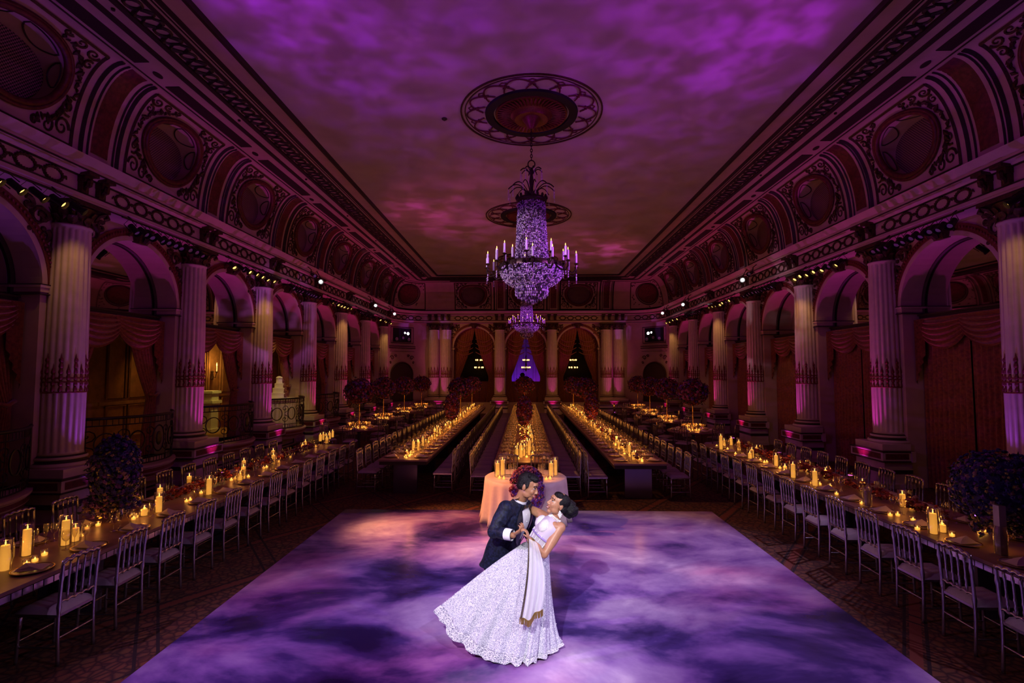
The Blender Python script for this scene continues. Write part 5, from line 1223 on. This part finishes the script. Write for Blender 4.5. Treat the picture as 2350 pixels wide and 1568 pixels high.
M['eye'] = pmat('eye_white', (.75, .72, .70), .2); M['iris'] = pmat('dark_iris', (.015, .008, .006), .15); M['lip'] = pmat('lips', (.32, .07, .06), .4); M['teeth'] = pmat('teeth', (.82, .80, .76), .25)
def lace(name, scale, lo, hi, pos0, pos1):
    m, N, L, b = new_mat(name); b.inputs['Roughness'].default_value = .42
    tc = N.new('ShaderNodeTexCoord'); v = N.new('ShaderNodeTexVoronoi'); v.inputs['Scale'].default_value = scale; L.new(tc.outputs['Object'], v.inputs['Vector'])
    w = N.new('ShaderNodeMath'); w.operation = 'MULTIPLY'; w.inputs[1].default_value = 26; L.new(v.outputs['Distance'], w.inputs[0])
    s = N.new('ShaderNodeMath'); s.operation = 'SINE'; L.new(w.outputs[0], s.inputs[0])
    n = N.new('ShaderNodeTexNoise'); n.inputs['Scale'].default_value = scale * 4.2; n.inputs['Detail'].default_value = 4; n.inputs['Distortion'].default_value = 1.6; L.new(tc.outputs['Object'], n.inputs['Vector'])
    a = N.new('ShaderNodeMath'); a.operation = 'MULTIPLY_ADD'; a.inputs[1].default_value = .07; L.new(s.outputs[0], a.inputs[0]); L.new(n.outputs[0], a.inputs[2])
    r = N.new('ShaderNodeValToRGB'); r.color_ramp.elements[0].position = pos0; r.color_ramp.elements[0].color = (*lo, 1); r.color_ramp.elements[1].position = pos1; r.color_ramp.elements[1].color = (*hi, 1)
    L.new(a.outputs[0], r.inputs[0]); L.new(r.outputs[0], b.inputs['Base Color'])
    bp = N.new('ShaderNodeBump'); bp.inputs['Strength'].default_value = .6; bp.inputs['Distance'].default_value = .01; L.new(a.outputs[0], bp.inputs['Height']); L.new(bp.outputs[0], b.inputs['Normal']); return m
M['lace'] = lace('silver_lace', 26, (.34, .34, .47), (.86, .85, .92), .42, .58)
M['lacehem'] = lace('beaded_hem_lace', 18, (.20, .20, .30), (.84, .83, .88), .46, .56)
M['bodice'] = pmat('sheer_lilac_bodice', (.56, .50, .62), .5); M['cup'] = lace('white_beaded_cup', 30, (.70, .69, .72), (.92, .91, .92), .4, .55); M['boning'] = pmat('white_boning', (.85, .84, .88), .5)
def sheer():
    m, N, L, b = new_mat('sheer_dupatta'); out = N['Material Output']; b.inputs['Base Color'].default_value = (.86, .85, .90, 1); b.inputs['Roughness'].default_value = .5
    t = N.new('ShaderNodeBsdfTransparent'); mx = N.new('ShaderNodeMixShader'); mx.inputs[0].default_value = .52; L.new(t.outputs[0], mx.inputs[1]); L.new(b.outputs[0], mx.inputs[2]); L.new(mx.outputs[0], out.inputs[0]); return m
M['sheer'] = sheer(); M['trimmetal'] = pmat('antique_metal_trim', (.20, .16, .12), .35, metal=.8, noise=.5, nscale=120); M['tassel'] = pmat('gold_tassel', (.50, .33, .10), .35, metal=.7); M['jewel'] = pmat('crystal_jewel', (.9, .9, .92), .1)

def limb(bm, pts, rs, n=14, m=0):
    pts = [Vector(p) for p in pts]; bm.tube(pts, rs, n, m=m)
    for p, r_ in zip(pts, rs): bm.ell(p, r_ * .995, n=n, k=8, m=m)
def basis(f, u):
    f = Vector(f).normalized(); s = Vector(u).cross(f).normalized(); u = f.cross(s).normalized(); return Matrix((f, s, u)).transposed()   # columns: forward, left, up
def loft(frames, n=32):
    """frames: (centre, lateral, front, rl, rf); returns fn(angle, v, off), angle 0 = front, + toward lateral"""
    K = len(frames) - 1
    def cr(a, b_, c, d, t): return .5 * ((2 * b_) + (-a + c) * t + (2 * a - 5 * b_ + 4 * c - d) * t * t + (-a + 3 * b_ - 3 * c + d) * t ** 3)
    def fn(a, v, off=0.0):
        q = min(max(v, 0), 1) * K; i = min(int(q), K - 1); t = q - i; g = [frames[max(0, i - 1)], frames[i], frames[i + 1], frames[min(K, i + 2)]]
        c, l, f = (cr(*[Vector(x[j]) for x in g], t) for j in range(3)); rl, rf = (cr(*[x[j] for x in g], t) for j in (3, 4))
        l.normalize(); f.normalize(); ca, sa = cos(a), sin(a); e = .82
        ca2 = math.copysign(abs(ca) ** e, ca); sa2 = math.copysign(abs(sa) ** e, sa)
        return c + f * ((rf + off) * ca2) + l * ((rl + off) * sa2)
    return fn
def add_loft(bm, fn, nv=20, n=32, m=0):
    V = [fn(2 * pi * k / n, j / nv) for j in range(nv + 1) for k in range(n)]
    F = [(j * n + k, j * n + (k + 1) % n, (j + 1) * n + (k + 1) % n, (j + 1) * n + k) for j in range(nv) for k in range(n)] + [tuple(range(n - 1, -1, -1)), tuple(nv * n + k for k in range(n))]
    bm.add(V, F, m)
def head(bm, c, B, s=1.0):
    T_ = lambda x, y, z: Vector(c) + B @ (Vector((x, y, z)) * s)
    def E(x, y, z, a, b_, d, n=16, k=10): bm.ell(T_(x, y, z), a * s, b_ * s, d * s, n, k, rot=B)
    E(-.012, 0, .035, .096, .077, .088); E(.03, 0, -.015, .068, .064, .090); E(.060, 0, -.096, .026, .030, .024)
    for q in (-1, 1):
        E(.022, q * .040, -.062, .045, .024, .036); E(.070, q * .034, -.022, .022, .024, .028); E(.080, q * .027, .034, .014, .022, .009); E(-.008, q * .078, -.004, .020, .009, .032); E(.104, q * .011, -.030, .011, .009, .008)
    E(.080, 0, .045, .018, .045, .03)
    limb(bm, [T_(.090, 0, .022), T_(.104, 0, .0), T_(.116, 0, -.024)], [.008 * s, .009 * s, .011 * s], 10)
    E(.090, 0, -.056, .013, .024, .008); E(.087, 0, -.071, .013, .020, .008); E(.078, 0, -.048, .02, .03, .02)
    return T_
def face_bits(par, T_, B, s, smile, brow=.0042):
    for q in (-1, 1):
        b = MB(); b.ell(T_(.079, q * .030, .013), .010 * s, .014 * s, .0075 * s, 10, 6, rot=B); e_ = b.build('eye', M['eye'], par, True)
        b = MB(); b.ell(T_(.0865, q * .0295, .0125), .004 * s, .0065 * s, .0065 * s, 8, 6, rot=B); b.build('iris', M['iris'], e_, True)
        b = MB(); b.tube([T_(.088, q * .014, .017), T_(.0915, q * .03, .0215), T_(.080, q * .046, .016)], .0024 * s, 5); b.build('eyelid', M['iris'], e_, True)
        b = MB(); b.tube([T_(.095, q * .012, .036), T_(.0925, q * .030, .044), T_(.076, q * .050, .036)], brow * s, 5); b.build('eyebrow', M['hair'], par)
    b = MB()
    for dz in (-.0555, -.0725): b.tube([T_(.087, -.026, -.056), T_(.1025, -.011, dz), T_(.1035, 0, dz - .001), T_(.1025, .011, dz), T_(.087, .026, -.056)], .0040 * s, 6)
    b.build('lips', M['lip'], par, True)
    if smile: b = MB(); b.tube([T_(.090, -.021, -.061), T_(.1005, 0, -.0645), T_(.090, .021, -.061)], .0055 * s, 6); b.build('teeth', M['teeth'], par, True)
def hand(bm, w, d, pn, side, s=1.0, curl=.5, spread=1.0):
    """w wrist, d direction of the fingers, pn palm normal, side = +1 thumb on d x pn side"""
    w = Vector(w); d = Vector(d).normalized(); pn = Vector(pn); pn = (pn - d * pn.dot(d)).normalized(); t = d.cross(pn) * side
    rot = Matrix((d, t, pn)).transposed()
    bm.ell(w + d * .045 * s, .052 * s, .038 * s, .017 * s, 14, 8, rot=rot)
    for i, (o_, L_) in enumerate(((.029, .072), (.010, .080), (-.010, .075), (-.028, .060))):
        p = w + d * (.083 - .006 * abs(i - 1)) * s + t * o_ * s; pts = [w + d * .05 * s + t * o_ * .9 * s, p]; a = 0
        for seg, q in enumerate((.42, .33, .25)):
            a += curl * (.5 if seg == 0 else .9); dd = d * cos(a) + pn * sin(a) + t * (o_ * 2.2 * spread if seg == 0 else 0); p = p + dd.normalized() * (L_ * q * s); pts.append(p)
        limb(bm, pts, [.009 * s, .0092 * s, .0086 * s, .0078 * s, .0066 * s], 9)
    p = w + d * .02 * s + t * .026 * s
    limb(bm, [p, p + (d * .7 + t * .75 + pn * .2).normalized() * .042 * s, p + (d * .95 + t * .6 + pn * .5).normalized() * .072 * s], [.013 * s, .0105 * s, .0085 * s], 9)
REM = []
def fuse(bm, name, mat, parent, voxel, smooth=3):
    o = bm.build(name, mat, parent); md = o.modifiers.new('r', 'REMESH'); md.mode = 'VOXEL'; md.voxel_size = voxel; sm = o.modifiers.new('s', 'SMOOTH'); sm.factor = .5; sm.iterations = smooth; REM.append(o); return o
def bake():
    bpy.context.view_layer.update(); dg = bpy.context.evaluated_depsgraph_get()
    for o in REM:
        me = bpy.data.meshes.new_from_object(o.evaluated_get(dg)); o.modifiers.clear(); old = o.data; o.data = me; me.polygons.foreach_set('use_smooth', [True] * len(me.polygons)); bpy.data.meshes.remove(old)
# ------------------------------------------------------------ groom
GP, GN = at(1149, 1272, 5.36), at(1192, 1152, 5.24); GH = at(1211, 1117, 5.20)
Rs, Ls = at(1161, 1168, 5.08), at(1213, 1174, 5.44)
lat = (Ls - Rs); lat.z = 0; lat.normalize(); spine = (GN - GP).normalized(); fr_ = lat.cross(Vector((0, 0, 1))) ; fr_ = (fr_ - spine * fr_.dot(spine)).normalized()
if fr_.x < 0: fr_ = -fr_
fr0 = Vector((fr_.x, fr_.y, 0)).normalized()
def sp(t): return GP.lerp(GN, t)
Rel, Rwr = at(1133, 1221, 4.99), at(1178, 1229, 4.88); Rh = at(1200, 1214, 4.85)
Lel, Lwr = at(1216, 1228, 5.42), at(1244, 1246, 5.24)
b = MB()
GB = basis((.84, -.36, -.30), (.33, -.05, .94)); GT = head(b, GH, GB, 1.0)
limb(b, [GN - spine * .06, GN + spine * .02, GT(-.018, 0, -.06)], [.062, .056, .054])
gt = loft([(sp(-.05), lat, fr0, .17, .12), (sp(.15), lat, fr_, .165, .115), (sp(.4), lat, fr_, .15, .10), (sp(.7), lat, fr_, .17, .11), (sp(.88), lat, fr_, .15, .09), (sp(1.0), lat, fr_, .07, .06)]); add_loft(b, gt, 16, 24)
limb(b, [Rs, Rel, Rwr], [.05, .042, .028]); limb(b, [Ls, Lel, Lwr], [.05, .042, .028])
hand(b, Rwr + (Rh - Rwr) * .12, Rh - Rwr, (.55, -.1, .75), -1, 1.0, .95)
hand(b, Lwr, (.5, -.55, .0), (-.5, -.4, 0), 1, 1.0, .25)
FR, FL_ = Vector((-.42, 5.42, .10)), Vector((-.12, 5.72, .10)); HR, HL = sp(-.12) - lat * .09, sp(-.12) + lat * .09
KR, KL = HR.lerp(FR, .48) + Vector((.10, -.03, .0)), HL.lerp(FL_, .48) + Vector((.10, 0, 0))
for h_, k_, f_ in ((HR, KR, FR), (HL, KL, FL_)): limb(b, [h_, k_, f_], [.085, .058, .038])
gbody = fuse(b, 'person', M['skin_g'], None, .006, 3)
tag(gbody, 'man in a navy velvet tuxedo jacket and bow tie leaning over the bride', 'person')
face_bits(gbody, GT, GB, 1.0, True, .0055)
b = MB(); H = lambda x, y, z, a, c_, d: b.ell(GT(x, y, z), a, c_, d, 16, 10, rot=GB)
H(-.028, 0, .050, .094, .084, .080); H(.030, 0, .100, .062, .062, .034); H(-.075, 0, .0, .040, .066, .062); H(.055, .0, .092, .035, .052, .030); H(-.01, 0, .105, .075, .062, .036)
for q in (-1, 1): H(.012, q * .074, .028, .022, .010, .036); H(-.045, q * .06, .01, .04, .022, .05)
for k in range(40):
    a = rnd.random() * 6.28; q = rnd.uniform(.2, 1); b.ell(GT(.0 + .075 * q * cos(a), .062 * q * sin(a), .118 + .012 * (1 - q)), .014, n=8, k=5)
fuse(b, 'hair', M['hair'], gbody, .006, 1)
# jacket
b = MB(); hem = sp(-.17) + Vector((-.012, .0, .0))
jf = [(hem, lat, fr0, .205, .150), (sp(-.03), lat, fr0, .200, .148), (sp(.16), lat, fr_, .195, .145), (sp(.38), lat, fr_, .178, .130), (sp(.66), lat, fr_, .205, .145), (sp(.84), lat, fr_, .195, .125), (sp(.95), lat, fr_, .13, .085), (sp(1.03), lat, fr_, .072, .064)]
jk = loft(jf); add_loft(b, jk, 28, 36)
limb(b, [sp(.90) - lat * .10, Rs, Rs.lerp(Rel, .5) - fr_ * .005, Rel, Rel.lerp(Rwr, .5), Rwr - (Rwr - Rel).normalized() * .055], [.085, .082, .072, .064, .058, .050])
limb(b, [sp(.90) + lat * .10, Ls, Ls.lerp(Lel, .5), Lel, Lwr - (Lwr - Lel).normalized() * .05], [.085, .082, .07, .06, .048])
for k in range(4): q = .25 + .2 * k; p = Rs.lerp(Rel, q); b.tube([p + Vector((-.06, -.03, .03)), p + Vector((0, -.072, .0)), p + Vector((.055, -.04, -.04))], .009, 6)
fuse(b, 'jacket', M['tux'], gbody, .009, 3)
def patch(bm, fn, vlist, off, n=8, m=0):      # vlist: (v, a0, a1)
    V = []; F = []
    for j, (v, a0, a1) in enumerate(vlist):
        for k in range(n + 1): V.append(fn(a0 + (a1 - a0) * k / n, v, off))
    for j in range(len(vlist) - 1):
        for k in range(n): F.append((j * (n + 1) + k, j * (n + 1) + k + 1, (j + 2 - 1) * (n + 1) + k + 1, (j + 1) * (n + 1) + k))
    bm.add(V, F, m)
b = MB(); patch(b, jk, [(.46 + .48 * k / 12, -.02 - .46 * (k / 12) ** .8, .02 + .42 * (k / 12) ** .8) for k in range(13)], .012); b.build('shirt', M['shirt'], gbody, True)
b = MB()
patch(b, jk, [(.40 + .56 * k / 14, -.05 - .42 * (k / 14) ** .8 - .40 * sin(pi * min(1, k / 14 * .95) ** .8), -.03 - .44 * (k / 14) ** .8) for k in range(15)], .020)
patch(b, jk, [(.40 + .56 * k / 14, .03 + .40 * (k / 14) ** .8, .05 + .38 * (k / 14) ** .8 + .36 * sin(pi * min(1, k / 14 * .95) ** .8)) for k in range(15)], .020); b.build('lapels', M['blacksatin'], gbody, True)
b = MB(); nk = GN + spine * .012
for q in (0, 1):
    ring = []
    for k in range(21):
        a = -2.9 + 5.8 * k / 20; ring.append(nk + fr_ * (.064 * cos(a)) + lat * (.064 * sin(a)) + spine * (-.025 + .05 * q) + fr_ * .004 * q)
    if q == 0: r0 = ring
b.add(r0 + ring, [(k, k + 1, 22 + k, 21 + k) for k in range(20)]); b.add([p + fr_ * .0 + (p - nk).normalized() * .006 for p in r0 + ring], [(k, k + 1, 22 + k, 21 + k) for k in range(20)])
b.build('collar', M['shirt'], gbody, True)
b = MB(); bc = jk(0, .985, .03) - spine * .01
b.ell(bc, .016, .016, .018, 8, 6)
for sg in (-1, 1): b.add([bc + fr_ * .006, bc + lat * sg * .065 + spine * .032 + fr_ * .004, bc + lat * sg * .068 - spine * .034 + fr_ * .004, bc - fr_ * .01, bc + lat * sg * .062 + spine * .028 - fr_ * .012, bc + lat * sg * .062 - spine * .03 - fr_ * .012], [(0, 1, 2), (3, 5, 4), (0, 3, 4, 1), (0, 2, 5, 3), (1, 4, 5, 2)])
b.build('bow_tie', M['blacksatin'], gbody)
b = MB(); dv = (Rwr - Rel).normalized(); b.tube([Rwr - dv * .085, Rwr - dv * .05, Rwr - dv * .012], [.054, .054, .052], 16, cap=False); b.tube([Rwr - dv * .012, Rwr - dv * .06], [.045, .045], 16, cap=False); b.build('cuff', M['shirt'], gbody, True)
b = MB()
for k in range(3): b.ell(jk(0, .56 + .1 * k, .014), .005, n=8, k=5)
b.build('shirt_studs', M['jewel'], gbody, True)
b = MB()
for h_, k_, f_ in ((HR, KR, FR), (HL, KL, FL_)): limb(b, [sp(-.02), h_, k_, f_ - Vector((0, 0, .02))], [.13, .115, .085, .075])
fuse(b, 'trousers', M['trouser'], gbody, .012, 3)
b = MB()
for f_ in (FR, FL_): b.ell(f_ + Vector((.06, -.02, -.048)), .14, .048, .045, 14, 8); b.ell(f_ + Vector((-.02, 0, -.03)), .055, .045, .06, 12, 8)
fuse(b, 'shoes', M['blacksatin'], gbody, .01, 2)
# ------------------------------------------------------------ bride
BWs, BNk, BHd = at(1228, 1259, 5.0), at(1275, 1190, 5.04), at(1281, 1158, 5.04)
bsp = (BNk - BWs).normalized(); bl = Vector((.25, -.95, .12)); bl = (bl - bsp * bl.dot(bsp)).normalized(); bf = bl.cross(bsp).normalized()
if bf.x > 0: bf = -bf
Bl, Br = at(1286, 1211, 4.94), at(1246, 1184, 5.20)
Bel, Bwr = at(1249, 1272, 4.84), at(1214, 1238, 4.83); Bh = at(1205, 1212, 4.83)
Ber, Bwr2 = at(1214, 1166, 5.36), at(1191, 1142, 5.27); Bh2 = at(1182, 1139, 5.12)
bs_ = lambda t: BWs.lerp(BNk, t)
b = MB(); BB = basis((-.86, -.27, .42), (.42, .05, .90)); BT = head(b, BHd, BB, .94)
limb(b, [bs_(.90), bs_(1.02), BT(-.02, 0, -.06)], [.050, .046, .046])
tf = [(BWs - Vector((.01, 0, .14)), bl, bf, .10, .08), (bs_(.0), bl, bf, .108, .084), (bs_(.2), bl, bf, .118, .09), (bs_(.5), bl, bf, .138, .10), (bs_(.75), bl, bf, .145, .088), (bs_(.90), bl, bf, .11, .065), (bs_(1.0), bl, bf, .055, .05)]
bt = loft(tf); add_loft(b, bt, 20, 28)
limb(b, [bs_(.80) + bl * .09, Bl, Bl.lerp(Bel, .5), Bel, Bel.lerp(Bwr, .45), Bwr], [.055, .052, .049, .040, .036, .025])
limb(b, [bs_(.82) - bl * .09, Br, Br.lerp(Ber, .5), Ber, Bwr2], [.055, .050, .044, .036, .025])
hand(b, Bwr + (Bh - Bwr) * .05, (Bh - Bwr) + Vector((.0, 0, .02)), (-.8, .1, -.3), 1, .86, .95)
hand(b, Bwr2, Bh2 - Bwr2 + Vector((-.02, -.02, 0)), (.2, .2, -.9), 1, .86, .28, 1.6)
for q in (-1, 1): limb(b, [BWs + Vector((-.02, q * .05, -.15)), Vector((.0 - .03 * q, 5.0 - q * .07, .45)), Vector((-.02 - .05 * q, 5.0 - q * .08, .06))], [.065, .05, .035])
bride = fuse(b, 'person', M['skin_b'], None, .006, 3)
tag(bride, 'woman in a silver white lace gown bent backward in the dance', 'person')
face_bits(bride, BT, BB, .94, True, .004)
b = MB(); H = lambda x, y, z, a, c_, d: b.ell(BT(x, y, z), a * .94, c_ * .94, d * .94, 16, 10, rot=BB)
H(-.032, 0, .046, .088, .084, .078); H(-.07, 0, -.005, .05, .070, .055); H(.024, 0, .082, .058, .064, .042)
for q in (-1, 1): H(.0, q * .073, .035, .03, .012, .03); H(-.05, q * .06, -.015, .04, .02, .04)
rb = random.Random(5)
for k in range(34):
    a = rb.random() * 6.28; z_ = rb.uniform(-1, 1); q = sqrt(1 - z_ * z_); H(-.145 + .060 * z_, .070 * q * cos(a), .005 + .068 * q * sin(a), rb.uniform(.026, .036), rb.uniform(.024, .034), rb.uniform(.024, .034))
H(-.13, 0, .0, .08, .08, .078)
fuse(b, 'hair', M['hair'], bride, .006, 1)
b = MB(); patch(b, bt, [(.04 + .90 * k / 18, -pi, pi) for k in range(19)], .008, 40); b.build('bodice', M['bodice'], bride, True)
for q, a in ((1, .52), (-1, -.52)):
    b = MB(); c = bt(a, .60, -.012); rot = Matrix((bf, bl, bsp)).transposed(); b.ell(c, .052, .064, .070, 18, 12, rot=rot); b.build('cup', M['cup'], bride, True)
b = MB()
for a in (-1.1, -.65, -.22, .22, .65, 1.1, 1.6): b.tube([bt(a, .17 + .30 * k / 6, .012) for k in range(7)], .0045, 5)
b.build('boning', M['boning'], bride)
b = MB()
for v in (.19, .43): b.tube([bt(2 * pi * k / 40, v, .011) for k in range(40)], .010, 6, closed=True)
b.build('waist_band', pmat('violet_band', (.30, .22, .52), .5), bride, True)
b = MB()
for j in range(4):
    for k in range(26): a = 2 * pi * k / 26; b.octa(bs_(.955 + .022 * j) + bf * ((.066 - .004 * j) * cos(a)) + bl * ((.068 - .004 * j) * sin(a)), .0075, .0085, spin=k)
stuff(b.build('beaded_choker', M['jewel'], bride))
b = MB(); e = BT(-.008, .085, -.045)
for j, w_ in enumerate((1, 2, 3, 2, 1)):
    for k in range(w_): b.octa(e + Vector(((k - (w_ - 1) / 2) * .014, -.004, -.014 * j)), .009, .011, spin=j)
stuff(b.build('earring', M['jewel'], bride))
b = MB()
for j in range(5): p = Bwr.lerp(Bel, .06 + .045 * j); d_ = (Bel - Bwr).normalized(); u_ = d_.orthogonal().normalized(); w_ = d_.cross(u_); b.tube([p + u_ * .031 * cos(a) + w_ * .031 * sin(a) for a in [2 * pi * k / 18 for k in range(18)]], .003, 5, closed=True)
b.build('bangles', M['tassel'], bride, True)
# skirt
HEM = [at(1000, 1413, 5.02), at(1040, 1468, 4.92), at(1095, 1508, 4.83), at(1180, 1536, 4.745), at(1232, 1521, 4.80), at(1283, 1491, 5.0), Vector((.27, 5.16, .02)), Vector((-.15, 5.22, .05)), Vector((-.52, 5.16, .19)), Vector((-.76, 5.10, .28))]
HANG = [pi, pi * 1.12, pi * 1.27, pi * 1.47, pi * 1.70, pi * 2.0, pi * 2.22, pi * 2.5, pi * 2.75, pi * 2.9]
def cl(P, q):
    n = len(P); i = int(q) % n; t = q - int(q); a, b_, c, d = P[(i - 1) % n], P[i], P[(i + 1) % n], P[(i + 2) % n]
    return .5 * ((2 * b_) + (c - a) * t + (2 * a - 5 * b_ + 4 * c - d) * t * t + (3 * b_ - a - 3 * c + d) * t ** 3)
WC = BWs + Vector((.0, 0, .035)); NSK = 200
def skirt(u, v, off=0.0):
    q = u * len(HEM); i = int(q) % len(HEM); t = q - int(q); a0, a1 = HANG[i], HANG[i + 1] if i + 1 < len(HANG) else HANG[0] + 2 * pi
    a = a0 + (a1 - a0) * t; h = cl(HEM, q); h = Vector((h.x, h.y, max(h.z, .016)))
    w = WC + Vector((.132 * cos(a), .108 * sin(a), .0)); k = .5 + .5 * cos(a)
    c = (w * .5 + h * .5 + Vector((-.02, 0, .05))) * (1 - k) + Vector((w.x * .92 + h.x * .08 + .0, w.y * .75 + h.y * .25, w.z * .18 + h.z * .82)) * k
    p = w * (1 - v) ** 2 + c * 2 * v * (1 - v) + h * v * v; o = Vector((cos(a), sin(a), .15))
    amp = .020 * v ** 1.2 * sin(a * 15 + 1.2 * sin(a * 3)) + .010 * v ** 2 * sin(a * 37) + (.018 * v * k) * sin(a * 23)
    return p + o * (amp + off) + Vector((0, 0, .012 * sin(a * 21) * v ** 6 + .012 * v ** 6))
b = MB(); b.grid(lambda u, v: skirt(u, v * .905), NSK, 40, closeu=True); b.build('skirt', M['lace'], bride, True)
b = MB(); b.grid(lambda u, v: skirt(u, .905 + .095 * v, .003), NSK, 5, closeu=True)
b.build('hem_border', M['lacehem'], bride, True)
b = MB(); rs_ = random.Random(11)
for k in range(56):       # embroidered rosettes round the hem
    u = k / 56; p = [skirt(u + .012 * cos(a), .952 + .035 * sin(a), .006) for a in [2 * pi * i / 12 for i in range(12)]]; b.tube(p, .0022, 4, closed=True); b.tube([skirt(u + .005 * cos(a), .952 + .016 * sin(a), .006) for a in [2 * pi * i / 8 for i in range(8)]], .002, 4, closed=True)
b.build('hem_embroidery', M['boning'], bride)
b = MB()
for k in range(900):
    u = rs_.random(); v = 1 - abs(rs_.gauss(0, .20)) * .9
    if v < .2: continue
    b.octa(skirt(u, v, .004), .0034, spin=rs_.random() * 3)
stuff(b.build('sequins', M['jewel'], bride))
# dupatta
def dup_f(u, v):
    top = at(1212 + 20 * u, 1234 + 10 * u, 4.80); 
    bot = at(1193 + 52 * u, 1415 + 10 * sin(u * 5) - 6 * u, 4.70); mid = at(1208 + 42 * u, 1320, 4.735)
    p = top * (1 - v) ** 2 + (mid * 2 - (top + bot) * .5) * 2 * v * (1 - v) + bot * v * v
    return p + Vector((0, -.018 * sin(u * 14 + 2 * v) * (.3 + v) - .02, 0))
b = MB(); b.grid(dup_f, 28, 30); dp = b.build('dupatta', M['sheer'], bride, True)
b = MB(); b.grid(lambda u, v: dup_f(u * .10, v) + Vector((0, -.006, 0)), 3, 40); b.build('dupatta_trim', M['trimmetal'], bride, True)
b = MB()
for k in range(34): p = dup_f(k / 33, 1.0); b.tube([p + Vector((0, -.004, .012)), p + Vector((rs_.uniform(-.006, .006), -.004, -.045))], .0035, 4)
stuff(b.build('fringe', M['tassel'], bride))
bake()
